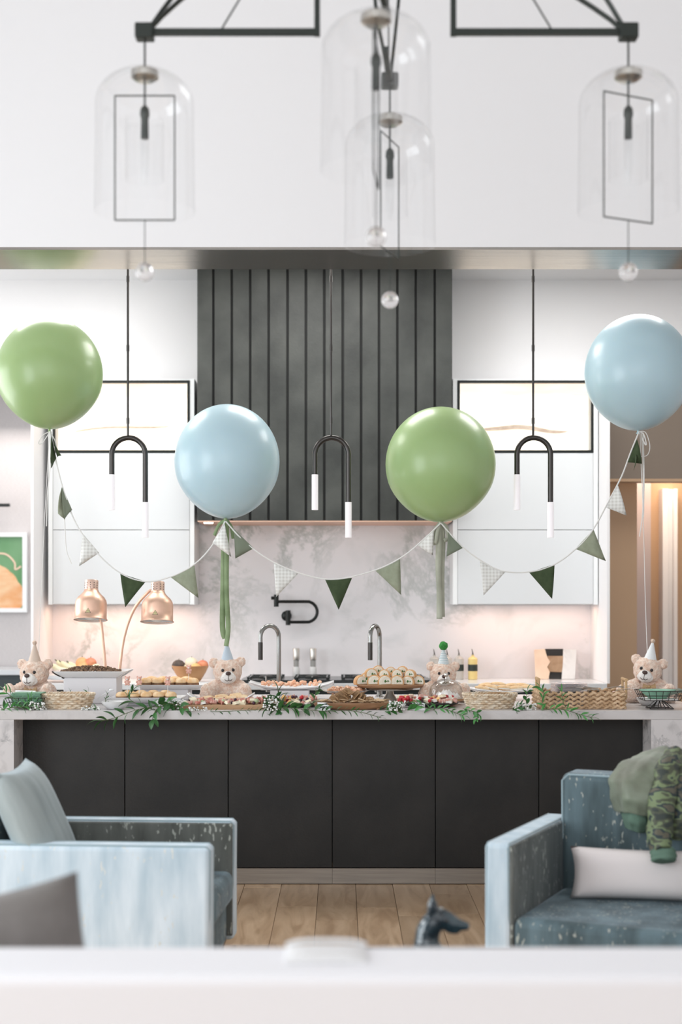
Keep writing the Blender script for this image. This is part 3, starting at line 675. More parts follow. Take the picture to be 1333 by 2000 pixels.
lb(MB().tube([rel(b3, P(861, 1018, D)), rel(b3, P(861, 1026, D))], .010, 8), 'knot_wrap', M['ribbon_s'], b3)

def bunting(name_label, pts, flags):
    a = P(*pts[0], 7.66); t = empty('bunting', a, name_label, 'bunting', 'fabric pennant bunting swags')
    sp = smooth_pts([rel(t, P(x, y, 7.66)) for x, y in pts], 6)
    lb(MB().tube(sp, .0042, 6), 'cord', M['cord'], t)
    for f in flags:
        m, c = f[0], f[1]; bend = f[2] if len(f) > 2 else .012; foldk = f[3] if len(f) > 3 else 0
        A, B, C = [P(x, y, 7.66) for x, y in c]
        o0 = (A+B)/2; g = MB(); n = 8; vs = []; fs = []; idx = {}
        for j in range(n+1):
            v = j/n
            for i in range(n+1-j):
                u = i/(n-j) if n-j else .5
                p = A.lerp(C, v).lerp(B.lerp(C, v), u)
                p = p+Vector((0, -1, 0))*(bend*math.sin(PI*v*.9)*(1+.5*math.sin(u*5+c[0][0]))) + Vector((0, 1, 0))*(.010*math.sin(u*PI*2+v*3)*v)
                idx[(i, j)] = len(vs); vs.append(p-o0)
        for j in range(n):
            for i in range(n-j):
                fs.append((idx[i, j], idx[i+1, j], idx[i, j+1]))
                if i < n-j-1: fs.append((idx[i+1, j], idx[i+1, j+1], idx[i, j+1]))
        g.add(vs, fs)
        o = lb(g, 'pennant', M[m], t, ang=80); o.location = o0-t.location; solid(o, .0014)
        if m == 'fl_dark': o['label'] = 'dark green pennant'
        elif m == 'gingham': o['label'] = 'checked white pennant'
bunting('bunting swag hanging between the left green balloon and the left blue balloon', [(97, 842), (108, 895), (125, 960), (150, 1025), (190, 1080), (235, 1119), (285, 1136), (335, 1126), (380, 1102), (415, 1065), (440, 1018)],
    [('fl_dark', [(100, 850), (110, 895), (101, 915)], .03), ('fl_dark', [(103, 858), (112, 893), (120, 890)], .02), ('fl_sagedk', [(121, 950), (141, 996), (126, 1015)], .02), ('fl_sage', [(121, 952), (127, 1014), (114, 1003)], .03), ('gingham', [(162, 1042), (194, 1080), (155, 1106)]), ('fl_dark', [(235, 1120), (285, 1136), (245, 1186)]), ('fl_sage', [(333, 1127), (380, 1103), (388, 1168)]), ('gingham', [(439, 1022), (415, 1060), (452, 1088)], .02)])
bunting('bunting swag hanging between the left blue balloon and the right green balloon, before the backsplash', [(441, 1018), (480, 1060), (535, 1098), (600, 1124), (660, 1131), (735, 1113), (790, 1085), (835, 1047), (861, 1022)],
    [('fl_sagedk', [(457, 1033), (496, 1071), (460, 1091)]), ('gingham', [(535, 1099), (583, 1120), (540, 1166)]), ('fl_dark', [(635, 1131), (688, 1129), (662, 1191)]), ('fl_sage', [(733, 1114), (782, 1092), (784, 1162)]), ('gingham', [(815, 1065), (848, 1034), (846, 1085)])])
bunting('bunting swag hanging between the right green balloon and the right blue balloon', [(862, 1022), (905, 1069), (950, 1101), (985, 1116), (1035, 1117), (1085, 1102), (1130, 1068), (1160, 1033), (1190, 978), (1215, 930), (1232, 885), (1249, 843)],
    [('fl_sagedk', [(876, 1036), (905, 1070), (873, 1087)]), ('gingham', [(938, 1097), (988, 1117), (945, 1163)]), ('fl_dark', [(1034, 1118), (1084, 1102), (1079, 1170)]), ('fl_sage', [(1124, 1072), (1160, 1034), (1184, 1096)]), ('gingham', [(1207, 946), (1183, 991), (1224, 1007)], .02), ('fl_dark', [(1245, 858), (1225, 903), (1254, 906)], .02), ('fl_dark', [(1248, 870), (1240, 890), (1238, 919)], .03)])

# ---------------------------------------------------------------- teddy bears
def bear(px, py_head, D, label,  rz=0, tilt=0, hat='beige', bow=True, turn=0, armout=0, hr=.072):
    z0 = IT; hx = PX(px, D); zh = PZ(py_head, D)-z0
    t = empty('teddy_bear', (hx, D, z0), label, 'teddy bear', 'plush bears seated on the island', rz=rz)
    b = MB()
    bh = zh-hr*.75
    b.ell((0, .01, bh*.5), (.078, .065, bh*.56)); b.ell((0, .0, bh*.32), (.086, .072, bh*.36))
    for s in (-1, 1):
        sw = armout if s < 0 else 0
        b.tube(smooth_pts([(s*.05, 0, bh*.80), (s*(.085+sw*.3), -.015, bh*.60), (s*(.10+sw*.6), -.045, bh*.33), (s*(.105+sw*.9), -.075, bh*.16)], 4), [.036]*4+[.036]*4+[.037]*4+[.034], 12)
        b.ell((s*(.107+sw*.9), -.08, bh*.15+.0), (.037, .036, .034))
        b.tube(smooth_pts([(s*.045, 0, .042), (s*.085, -.07, .042), (s*.10, -.12, .04)], 4), [.044]*9, 12)
        b.ell((s*.102, -.135, .052), (.036, .026, .05))
    H = Mx((0, -.008, zh), (0, tilt, turn))
    b.ell((0, 0, 0), (hr*1.08, hr*.95, hr*.93), M=H); b.ell((0, -.01, -hr*.30), (hr*1.0, hr*.86, hr*.62), M=H)
    for s in (-1, 1): b.ell((s*hr*.98, .008, hr*.60), (hr*.40, hr*.2, hr*.40), M=H)
    for q in b.v: q.z += .006
    o = lb(b, 'body', M['fur'], t)
    r = o.modifiers.new('remesh', 'REMESH'); r.mode = 'VOXEL'; r.voxel_size = .005; r.use_smooth_shade = True
    sm_ = o.modifiers.new('smooth', 'SMOOTH'); sm_.factor = .6; sm_.iterations = 4
    tx = bpy.data.textures.get('fur') or bpy.data.textures.new('fur', 'CLOUDS'); tx.noise_scale = .012
    d = o.modifiers.new('fuzz', 'DISPLACE'); d.texture = tx; d.strength = .009; d.mid_level = .5
    def H_(c): return H @ Vector(c)
    m = MB(); m.ell((0, -hr*.88, -hr*.34), (hr*.50, hr*.42, hr*.44), M=H); m.ell((0, -hr*.72, -hr*.40), (hr*.60, hr*.34, hr*.44), M=H)
    lb(m, 'muzzle', M['furlight'], t)
    lb(MB().ell((0, -hr*1.28, -hr*.06), (hr*.20, hr*.12, hr*.15), M=H), 'nose', M['nose'], t)
    for s in (-1, 1):
        lb(MB().ell((s*hr*.38, -hr*.86, hr*.16), (hr*.115, hr*.09, hr*.125), M=H), 'eye', M['eye'], t)
        lb(MB().ell((s*hr*1.0, -hr*.10, hr*.60), (hr*.24, hr*.12, hr*.25), M=H), 'inner_ear', M['fur'], t)
    y = -hr*1.305
    mo = smooth_pts([H_((-hr*.28, -hr*1.17, -hr*.48)), H_((-hr*.12, -hr*1.27, -hr*.60)), H_((0, -hr*1.29, -hr*.56)), H_((hr*.12, -hr*1.27, -hr*.60)), H_((hr*.28, -hr*1.17, -hr*.48))], 4)
    q = MB(); q.tube(mo, .0018, 5); q.tube([H_((0, -hr*1.31, -hr*.18)), H_((0, -hr*1.30, -hr*.56))], .0014, 5); lb(q, 'mouth', M['nose'], t)
    # hat
    HM = H @ Mx((hr*.02, 0, hr*.84), (0, -tilt*.2, 0))
    hm = {'beige': 'hat_beige', 'blue': 'hat_blue', 'white': 'hat_white', 'stripe': 'hat_white'}[hat]; hh = hr*1.28
    ho = lb(MB().lathe([(hr*.50, -.008), (hr*.47, 0), (hr*.07, hh)], 28, HM), 'party_hat', M[hm], t)
    if hat == 'stripe':
        g = MB()
        for k in range(9):
            z = hh*(k+.3)/9.5; rr = hr*.47+(hr*.07-hr*.47)*z/hh; g.lathe([(rr+.0004, z), (rr+.0014, z+.002), (rr, z+.004)], 28, HM, cap=False)
        lb(g, 'hat_stripes', mat('blue_grey_stripe', (.45, .58, .62), .7), ho)
    pr = hr*.36 if hat == 'stripe' else hr*.16
    po = lb(MB().ell((0, 0, hh+pr*.6), (pr, pr, pr), 20, 14, M=HM), 'pompom', M['pom_g'] if hat == 'stripe' else M['pom_p'], ho)
    d = po.modifiers.new('fuzz', 'DISPLACE'); d.texture = tx; d.strength = .006; 
    if bow:
        g = MB(); zb_ = zh-hr*1.02; yb = -hr*1.12
        for s in (-1, 1):
            g.prism([(0, zb_-.005), (s*.032, zb_+.012), (s*.036, zb_-.014), (0, zb_-.009)][::s], yb-.008, yb+.004)
            g.prism([(s*.002, zb_-.006), (s*.012, zb_-.008), (s*.034, zb_-.062), (s*.012, zb_-.066)][::s], yb-.006, yb+.002)
        g.ell((0, yb-.006, zb_-.004), (.008, .008, .008))
        lb(g, 'bow', M['satin'], t, bev=.0015)
    return t
bear(68, 1316, 7.72, 'plush bear in a beige party hat and gold satin bow, leftmost on the island', rz=-.05, turn=-.16, hat='beige', hr=.076)
bear(445, 1312, 7.72, 'plush bear in a pale blue party hat sitting behind the wooden meat board', rz=.0, turn=.12, tilt=-.04, hat='blue', bow=False, hr=.074)
bear(866, 1318, 7.78, 'plush bear in a striped hat with a green pompom, behind the glass dome', rz=0, turn=0, hat='stripe', bow=False, hr=.068)
bear(1266, 1310, 7.72, 'plush bear in a white party hat, head tilted, right end of island', rz=-.12, turn=-.25, tilt=.18, hat='white', armout=.09, hr=.074)
# ---------------------------------------------------------------- food tables on the island
ORD = ['leftmost', 'second from left', 'third from left', 'fourth from left', 'fifth from left', 'sixth from left', 'seventh from left', 'eighth from left']
def place(o, x, y, z, rz=0, rx=0, ry=0, s=1):
    o.location = (x, y, z); o.rotation_euler = (rx, ry, rz); o.scale = (s, s, s) if not isinstance(s, tuple) else s; return o
def oval_basket(px0, px1, D, h, label, depth=.22):
    x0, x1 = PX(px0, D), PX(px1, D); cxx = (x0+x1)/2; a = (x1-x0)/2; b = depth/2
    t = empty('wicker_basket', (cxx, D, IT), label, 'basket', 'pale oval wicker baskets')
    rows = 6; n = 144; stakes = 30; g = MB()
    for k in range(rows):
        z = .006+(h-.016)*k/(rows-1); f = .80+.20*(z/h)**.8
        pts = []
        for i in range(n):
            th = 2*PI*i/n; w_ = .0062*math.sin(th*stakes/2+PI*k)
            pts.append(((a*f-.008+w_)*math.cos(th), (b*f-.008+w_)*math.sin(th), z))
        g.tube(pts, (h/rows)*.50, 5, closed=True)
    lb(g, 'weave', M['wicker'], t, ang=60)
    s = MB()
    for i in range(stakes):
        th = 2*PI*(i+.25)/stakes
        s.tube([((a*.80-.008)*math.cos(th), (b*.80-.008)*math.sin(th), .003), ((a-.008)*math.cos(th), (b-.008)*math.sin(th), h-.004)], .0022, 4)
    lb(s, 'stakes', M['wicker'], t)
    r = MB()
    for ph in (0, PI):
        r.tube([((a-.004+.003*math.cos(th*24+ph))*math.cos(th), (b-.004+.003*math.cos(th*24+ph))*math.sin(th), h+.003*math.sin(th*24+ph)) for th in [2*PI*i/144 for i in range(144)]], .0048, 5, closed=True)
    lb(r, 'rim', M['wicker'], t)
    lb(MB().lathe([(.78, .0), (.78, .004)], 32, sx=a, sy=b), 'base', M['wicker'], t)
    return t
wb1 = oval_basket(76, 186, 7.26, .072, 'pale oval wicker basket at the left end of the island, before the white block riser', .20)
wb2 = oval_basket(903, 1011, 7.26, .072, 'pale oval wicker basket of breadsticks, right of the glass dome', .20)
proto = MB().tube([(0, 0, 0), (.06, 0, .004), (.12, 0, 0)], [.005, .006, .005], 7).build('breadstick', M['crackerdk'])
rr = random.Random(5)
bs = []
for i in range(12):
    o = proto if i == 0 else proto.copy()
    if i: COL.objects.link(o)
    place(o, wb2.location.x-.06+rr.uniform(-.04, .03), 7.24+rr.uniform(-.03, .05), IT+.056+.0015*i, rr.uniform(-.3, .3)); tag(o, 'thin brown breadstick lying in the right wicker basket', 'breadstick', 'breadsticks in the right basket')

# risers (white blocks)
def riser(px0, px1, D, zt_, depth, label):
    x0, x1 = PX(px0, D), PX(px1, D)
    return tag(MB().box2((x0, D, IT), (x1, D+depth, zt_)).build('riser_block', M['boxwhite'], smooth=False, bev=.004), label, 'riser', 'white block risers under platters')
def rect_platter(px0, px1, D, z, depth, label, flare=.025, h=.024, grp='white rectangular platters'):
    x0, x1 = PX(px0, D), PX(px1, D); hx = (x1-x0)/2; t = empty('platter', ((x0+x1)/2, D+depth/2, z), label, 'platter', grp)
    hy = depth/2
    def ring(a, b, zz, n=8):
        r = min(a, b)*.12; pts = []
        for (sx, sy, a0) in ((1, 1, 0), (-1, 1, PI/2), (-1, -1, PI), (1, -1, 3*PI/2)):
            for k in range(4):
                an = a0+PI/2*k/3; pts.append((sx*(a-r)+r*math.cos(an), sy*(b-r)+r*math.sin(an), zz))
        return pts
    lv = [(hx-flare-.01, hy-flare-.01, 0), (hx-flare, hy-flare, .003), (hx-.004, hy-.004, h*.8), (hx, hy, h), (hx-.006, hy-.006, h), (hx-flare-.008, hy-flare-.008, .008), (hx-flare-.03, hy-flare-.03, .007)]
    vs = []; fs = []
    for a, b, zz in lv: vs += ring(a, b, zz)
    n = 16
    for j in range(len(lv)-1):
        for i in range(n): k = (i+1) % n; fs.append((j*n+i, j*n+k, (j+1)*n+k, (j+1)*n+i))
    fs.append(tuple(range(n))[::-1]); fs.append(tuple((len(lv)-1)*n+i for i in range(n)))
    lb(MB().add(vs, fs), 'dish', M['porc'], t, ang=50)
    return t
z3 = PZ(1324, 7.55)
riser(124, 228, 7.55, z3, .20, 'tall white block riser carrying the tray of chopped meat')
pl1 = rect_platter(103, 246, 7.50, z3+.0005, .30, 'white rectangular platter heaped with chopped brown meat on the tall riser', .04, .036)
# chopped topping: countless crumbs
g = MB(); rr = random.Random(8)
for i in range(420):
    u = rr.uniform(-1, 1); v = rr.uniform(-1, 1); z = z3+.026+.028*(1-u*u)*(1-v*v)*rr.random()**.5+ .006
    r = rr.uniform(.004, .0085); g.ell((PX(177, 7.65)+u*.150+.0, 7.65+v*.10, z), (r*1.2, r, r*.8), 6, 4, rot=(rr.random()*3, rr.random()*3, 0))
tag(g.build('chopped_meat', M['granola']), 'heap of chopped brown meat on the tall riser platter', 'food', kind='stuff')
# serving spoon resting left
t = empty('serving_spoon', P(104, 1312, 7.55), 'dark serving spoon leaning off the left end of the meat platter', 'spoon')
lb(MB().ell((.02, 0, -.012), (.032, .02, .008), rot=(0, .5, 0)), 'bowl', M['gunmetal'], t); lb(MB().tube([(.045, 0, -.03), (.08, .01, -.045)], .004, 6), 'handle', M['gunmetal'], t)

# heat lamps
t = empty('heat_lamp', (PX(218, 7.87), 7.87, IT), 'copper double heat lamp on curved stems behind the chopped meat platter', 'heat lamp'); O = t.location
lb(MB().box((0, 0, .01), (.24, .07, .02)), 'base', M['copper'], t, bev=.005)
def lampshade(px, pyt, pyb, D):
    s = D/FPX; c = P(px, pyb, D)-O; H = (pyb-pyt)*s; k = H
    T = Matrix.Translation(c) @ Euler((-.16, 0, 0)).to_matrix().to_4x4()
    R = 31.5*s
    prof = [(R*1.04, 0), (R*1.02, .004), (R*.98, .006), (R*.97, k*.22), (R*.97, k*.42), (R*.93, k*.50), (R*.80, k*.585), (R*.60, k*.66), (R*.46, k*.73), (R*.42, k*.78)]
    sh = lb(MB().lathe(prof, 44, T, cap=False), 'shade', M['copper'], t, ang=60); solid(sh, .0018)
    lb(MB().lathe([(R*1.0, .001), (R*.93, .02), (R*.9, k*.35), (R*.45, k*.55), (.001, k*.56)], 36, T, cap=False), 'reflector', M['whitein'], sh)
    lb(MB().lathe([(R*.42, k*.76), (R*.42, k*1.0), (R*.40, k*1.02), (.001, k*1.02)], 30, T, cap=False), 'collar', M['copperlight'], sh)
    lb(MB().ell((0, 0, .03), (R*.5, R*.5, .03), M=T), 'bulb', mat('heat_bulb', (.8, .78, .74), .3), sh)
    h = MB()
    for a in range(-2, 3):
        for zz in (.82, .88, .94):
            an = -PI/2+a*.55; h.lathe([(.0026, 0), (.0026, .0012)], 8, T @ Mx((R*.42*math.cos(an), R*.42*math.sin(an), k*zz), (0, PI/2, 0)) if False else T @ Matrix.Translation((R*.42*math.cos(an), R*.42*math.sin(an), k*zz)) @ Euler((PI/2, 0, an+PI/2)).to_matrix().to_4x4())
    lb(h, 'vent_holes', M['nose'], sh)
    q = .017; y = -R*.975
    lb(MB().prism([(-q*.9, k*.13), (q*.9, k*.13), (0, k*.13+q*1.55)], y-.0012, y+.002, T), 'warning_sticker', M['blacklabel'], sh, smooth=False)
    lb(MB().prism([(-q*.72, k*.13+.0015), (q*.72, k*.13+.0015), (0, k*.13+q*1.40)], y-.0018, y+.002, T), 'sticker_face', mat('yellow_sticker', (.66, .58, .30), .5), sh, smooth=False)
    w3 = MB()
    for dx in (-.0035, 0, .0035): w3.tube([(dx, y-.0022, k*.13+.006), (dx+.001, y-.0022, k*.13+.0095), (dx-.001, y-.0022, k*.13+.013)], .0005, 4, M=T)
    lb(w3, 'sticker_symbol', M['blacklabel'], sh)
    return c+Vector((0, 0, H*.7)), R
c1, R = lampshade(177, 1134, 1211, 7.80)
c2, R = lampshade(307, 1137, 1215, 7.80)
lb(MB().tube(smooth_pts([Vector((PX(208, 7.87)-O.x, 0, .02)), P(206, 1308, 7.87)-O, P(202, 1260, 7.87)-O, P(196, 1205, 7.88)-O, P(188, 1165, 7.87)-O, c1+Vector((.0, .05, .0))], 6), .0086, 10), 'stem', M['copper'], t)
lb(MB().tube(smooth_pts([Vector((PX(230, 7.87)-O.x, 0, .02)), P(234, 1305, 7.87)-O, P(243, 1242, 7.87)-O, P(262, 1190, 7.87)-O, P(290, 1156, 7.85)-O, c2+Vector((-.02, .03, .02))], 6), .0086, 10), 'stem', M['copper'], t)

# sliders
def slider(loc, label, grp, first=[]):
    if not first:
        t = empty('slider', loc, label, 'slider bun', grp)
        R = .034
        lb(MB().lathe([(R*.9, .028), (R*1.03, .033), (R*.98, .044), (R*.75, .054), (R*.4, .059), (.001, .060)], 16), 'bun_top', M['bun'], t)
        g = MB().lathe([(R*.9, .014), (R*1.05, .018), (R*1.0, .028)], 16); lb(g, 'filling', M['meat'], t)
        lb(MB().lathe([(R*.9, 0), (R*1.0, .005), (R*.97, .015)], 16), 'bun_bottom', M['bunpale'], t)
        first.append(t); return t
    c = copy_tree(first[0]); c.location = loc; tag(c, label, 'slider bun', grp); c.rotation_euler.z = random.random()*6; return c
zu = PZ(1346, 7.85)
riser(272, 368, 7.85, zu, .2, 'low white block riser under the rear slider platter')
rect_platter(262, 400, 7.80, zu, .26, 'white rectangular platter of sliders, the rear one on a block riser', .03, .026)
rr = random.Random(4)
for r in range(2):
    for i in range(5-r):
        s = slider((PX(285+i*23+r*8, 7.86), 7.86+r*.075, zu+.008+r*.004), 'toasted slider bun, %s in the %s row of the rear raised platter' % (ORD[i], ['front', 'back'][r]), 'sliders on the rear platter'); s.scale = (.98, .98, .92)
zl = PZ(1373, 7.38)
riser(245, 330, 7.42, zl, .12, 'low white block riser under the front slider platter')
rect_platter(213, 358, 7.34, zl, .22, 'white rectangular platter of sliders, the front one behind the leafy sprig', .03, .030)
for r in range(2):
    for i in range(5-r):
        s = slider((PX(238+i*24+r*10, 7.41), 7.41+r*.07, zl+.008+r*.004), 'toasted slider bun, %s in the %s row of the front low platter' % (ORD[i], ['front', 'back'][r]), 'sliders on the front platter'); s.scale = (.9, .9, .82)
# bear picks
pm = mat('rose_acrylic', (.74, .42, .34), .3)
def pick(px, py, D, label):
    t = empty('food_pick', P(px, py, D), label, 'food pick', 'bear topped food picks')
    lb(MB().tube([(0, 0, -.045), (0, 0, 0)], .0016, 6), 'stick', M['cord'], t)
    g = MB(); g.ell((0, 0, .010), (.012, .008, .013)); g.ell((0, -.002, .030), (.0125, .010, .011))
    for s in (-1, 1): g.ell((s*.010, 0, .040), (.0045, .004, .0045)); g.ell((s*.012, -.003, .014), (.0045, .004, .007)); g.ell((s*.008, -.004, 0), (.006, .005, .005))
    lb(g, 'bear_topper', pm, t)
    lb(MB().ell((0, -.012, .027), (.005, .004, .004)), 'muzzle', M['furlight'], t)
pick(249, 1337, 7.38, 'small rose bear-topped pick in the leftmost front slider'); pick(272, 1337, 7.38, 'small rose bear-topped pick, second from left on the front sliders'); pick(328, 1337, 7.38, 'small rose bear-topped pick in the rightmost front slider')
pick(369, 1314, 7.84, 'small rose bear-topped pick in the rightmost rear slider'); pick(729, 1322, 7.72, 'small rose bear-topped pick behind the baguette slices')

# small white bowl with greens
def lathe_thing(name, prof, loc, m, label, cat, grp=None, sx=1, sy=1, n=36, part='body', rz=0):
    t = empty(name, loc, label, cat, grp, rz=rz); lb(MB().lathe(prof, n, sx=sx, sy=sy), part, m, t, ang=50); return t
bp = [(.03, 0), (.045, .003), (.068, .030), (.072, .040), (.069, .040), (.045, .012), (.001, .008)]
lathe_thing('white_bowl', bp, (PX(225, 7.18), 7.19, IT), M['porc'], 'small white bowl behind the leafy sprig, front edge of the island', 'bowl')
lathe_thing('white_bowl', [(r*1.2, z*.9) for r, z in bp], (PX(330, 7.25), 7.28, IT), M['porc'], 'white bowl half hidden in leaves left of the wooden meat board', 'bowl')
# long spoons by the bowl
for (a, b, c, d, lb_) in ((190, 1366, 214, 1350, 'white spoon leaning over the bowl, left of the front sliders'), (640, 1370, 636, 1390, 'white spoon by the left end of the cracker board')):
    t = empty('spoon', P(a, b, 7.3), lb_, 'spoon'); e = P(c, d, 7.3)-P(a, b, 7.3)
    lb(MB().tube([(0, 0, 0), e*.5+Vector((0, 0, .004)), e], .003, 6), 'handle', M['porc'], t); lb(MB().ell(e*1.15, (.014, .01, .006)), 'bowl', M['porc'], t)

# ---- prototypes for grazing pieces
def pm_(name, mb, m, bev=None): 
    o = mb.build(name, M[m], bev=bev); return o
def fold():
    g = MB(); n = 14
    for k in range(3):
        vs = []; fs = []
        for i in range(n+1):
            a = PI*1.3*i/n; r = .014+.004*math.sin(i*2.2+k)
            for h in (0, .016): vs.append((r*math.cos(a)*(1-.2*k)+k*.002, r*math.sin(a)*.6+(k-1)*.005, h*(1+.2*math.sin(i*1.7))))
        for i in range(n): fs.append((2*i, 2*i+2, 2*i+3, 2*i+1))
        g.add(vs, fs)
    return g
kinds = {
 'salami_fold': (fold(), 'salami', 'folded salami slice'),
 'ham_fold': (fold(), 'prosciutto', 'folded cured ham slice'),
 'cheese_wedge': (MB().prism([(-.02, 0), (.02, 0), (.014, .014), (-.014, .014)], -.012, .012), 'cheese', 'pale cheese wedge'),
 'cheddar_piece': (MB().prism([(-.016, 0), (.016, 0), (.0, .018)], -.010, .010), 'cheese_o', 'orange cheese piece'),
 'brie_slice': (MB().prism([(-.022, 0), (.022, 0), (.018, .012), (-.02, .010)], -.009, .009), 'cheese_w', 'white cheese slice'),
 'raspberry': (MB().ell((0, 0, .009), (.0095, .0095, .0098), 10, 7), 'berry', 'red berry'),
 'blackberry': (MB().ell((0, 0, .008), (.0085, .0085, .009), 10, 7), 'blackberry', 'dark berry'),
 'olive': (MB().ell((0, 0, .010), (.011, .011, .011), 10, 7), 'grape', 'pale green olive'),
}
PROT = {}
def piece(kind, loc, rot, s, where, grp):
    mb, m, lab = kinds[kind]
    if kind not in PROT:
        o = mb.build(kind, M[m]); PROT[kind] = o
        if 'fold' in kind: solid(o, .0018)
    else:
        o = PROT[kind].copy(); COL.objects.link(o)
    o.location = loc; o.rotation_euler = rot; o.scale = (s, s, s)
    return tag(o, '%s %s' % (lab, where), kind.split('_')[0] if kind != 'cheddar_piece' and kind != 'brie_slice' else 'cheese', '%ss %s' % (lab, grp))
def graze(px0, px1, D0, D1, z, n, where, grp, seed, order=None, hump=.014, s=1.0):
    r = random.Random(seed); ks = order or ['salami_fold', 'ham_fold', 'salami_fold', 'cheese_wedge', 'brie_slice', 'cheddar_piece', 'raspberry', 'blackberry', 'olive', 'ham_fold']
    for i in range(n):
        u = (i+r.random())/n if i % 2 else r.random(); v = r.random()
        D = D0+(D1-D0)*v; px = px0+(px1-px0)*u
        k = r.choice(ks)
        piece(k, (PX(px, D), D, z+hump*r.random()*(1-(2*v-1)**2)+.006*v), (r.uniform(-.4, .4), r.uniform(-.4, .4), r.uniform(0, 6.28)), s*r.uniform(.85, 1.2), where, grp)

# wooden rectangular board with feet
D = 7.16; zt_ = PZ(1377, D)
t = empty('wooden_board', (PX(434, D), D, IT), 'long rectangular wooden board on feet loaded with meats and cheese', 'serving board')
hx = (PX(515, D)-PX(353, D))/2; hz_ = zt_-IT
lb(MB().box2((-hx, 0, hz_-.026), (hx, .22, hz_)), 'board', M['wood'], t, smooth=False, bev=.004)
for sx in (-hx+.02, hx-.02):
    for sy in (.02, .20): lb(MB().lathe([(.012, 0), (.014, .006), (.010, hz_-.026)], 14, Mx((sx, sy, 0))), 'foot', M['wood'], t)
graze(360, 508, D+.02, D+.10, zt_, 62, 'on the rectangular wooden board', 'on the rectangular wooden board', 11)
# flatbread dish behind
zd = zt_+.0
t = empty('oval_dish', (PX(432, 7.3), 7.31, zt_+.001), 'shallow white boat dish of flatbread on the wooden board', 'dish')
def boat(a, b, h, lift, m=None):
    g = MB()
    def f(u, v):
        x = (u*2-1)*a; y = (v*2-1)*b*(1-.35*(u*2-1)**4)
        return (x, y, h*abs(v*2-1)**2.5*.5+lift*abs(u*2-1)**3)
    g.grid(f, 24, 10); return g
solid(lb(boat(.17, .06, .018, .042), 'dish', M['porc'], t, ang=80), .004)
pr = MB().prism([(-.034, 0), (.034, 0), (.03, .012), (.01, .016), (-.028, .012)], -.02, .02).build('flatbread', M['bun'], bev=.003)
for i, (px, dz, rz) in enumerate([(392, .014, .2), (404, .022, -.2), (425, .016, .1), (432, .026, .3), (452, .018, -.15), (460, .028, .1), (472, .018, 0)]):
    o = pr if i == 0 else pr.copy()
    if i: COL.objects.link(o)
    place(o, PX(px, 7.3), 7.31+(i % 2)*.012, zt_+dz-.004+.002*i, rz, 0, (-.25 if i == 0 else rr.uniform(-.12, .12))); tag(o, 'golden flatbread piece, %s in the white boat dish' % ORD[i], 'flatbread', 'flatbreads in the boat dish')

# white boat platter with orange bites on riser
D = 7.92; zr = PZ(1347, D)
riser(528, 604, D-.07, zr, .16, 'white block riser under the long boat platter')
t = empty('boat_platter', (PX(570, D), D, zr+.001), 'long white upswept boat platter of orange bites in front of the left faucet', 'platter')
solid(lb(boat(.235, .10, .035, .030), 'dish', M['porc'], t, ang=80), .005)
lb(MB().box((0, 0, .001), (.34, .08, .006)), 'foot', M['porc'], t, bev=.002)
rr = random.Random(9)
pr = MB().ell((0, 0, .008), (.013, .009, .009), 9, 6).build('orange_bite', M['shrimp'])
for i in range(64):
    o = pr if i == 0 else pr.copy()
    if i: COL.objects.link(o)
    u = rr.uniform(-1, 1); place(o, PX(571, D)+u*.165, D+rr.uniform(-.05, .05), zr+.018+rr.uniform(.0, .02), rr.random()*6, rr.uniform(-.5, .5), 0, rr.uniform(.8, 1.15)); tag(o, 'small orange bite heaped on the long white boat platter', 'appetizer', 'orange bites on the boat platter')

# dark round trays of charcuterie
def dark_tray(px0, px1, D, py, label, foot=True):
    x0, x1 = PX(px0, D), PX(px1, D); a = (x1-x0)/2; z = PZ(py, D)
    t = empty('serving_stand', ((x0+x1)/2, D, IT), label, 'serving stand', 'dark round serving stands'); h = z-IT
    lb(MB().lathe([(.82, h-.016), (.97, h-.008), (1, h), (.97, h), (.9, h-.005), (.001, h-.005)], 40, sx=a, sy=min(a, .11)), 'tray', M['slate'], t)
    lb(MB().lathe([(.05, 0), (.05, .005), (.018, .012), (.018, h-.022), (.05, h-.014)], 24), 'foot', M['slate'], t)
    return z
z = dark_tray(520, 625, 7.36, 1373, 'dark round stand of meats and cheese behind the baby\'s breath, centre of the island')
graze(528, 618, 7.30, 7.42, z-.004, 52, 'on the dark stand left of the crackers', 'on the dark stand left of the crackers', 21, hump=.030, order=['cheddar_piece', 'cheese_wedge', 'brie_slice', 'blackberry', 'raspberry', 'blackberry', 'cheese_wedge', 'salami_fold', 'ham_fold'])
graze(508, 540, 7.32, 7.42, z-.004, 14, 'at the left of the dark stand', 'at the left of the dark stand', 25, hump=.02, order=['salami_fold', 'raspberry'])
z = dark_tray(772, 897, 7.36, 1371, 'dark round stand of ham folds and berries before the glass dome')
graze(780, 890, 7.29, 7.43, z-.004, 70, 'on the dark stand before the glass dome', 'on the dark stand before the glass dome', 31, hump=.030, order=['ham_fold', 'ham_fold', 'cheese_wedge', 'brie_slice', 'cheddar_piece', 'salami_fold', 'raspberry'])
for k, px in enumerate((781, 787, 793, 797, 803, 784, 790)): piece('raspberry', (PX(px, 7.30), 7.29+.01*(k % 3), z+.002+.012*(k % 2)), (0, 0, 0), 1.25, 'on the dark stand before the glass dome', 'on the dark stand before the glass dome')

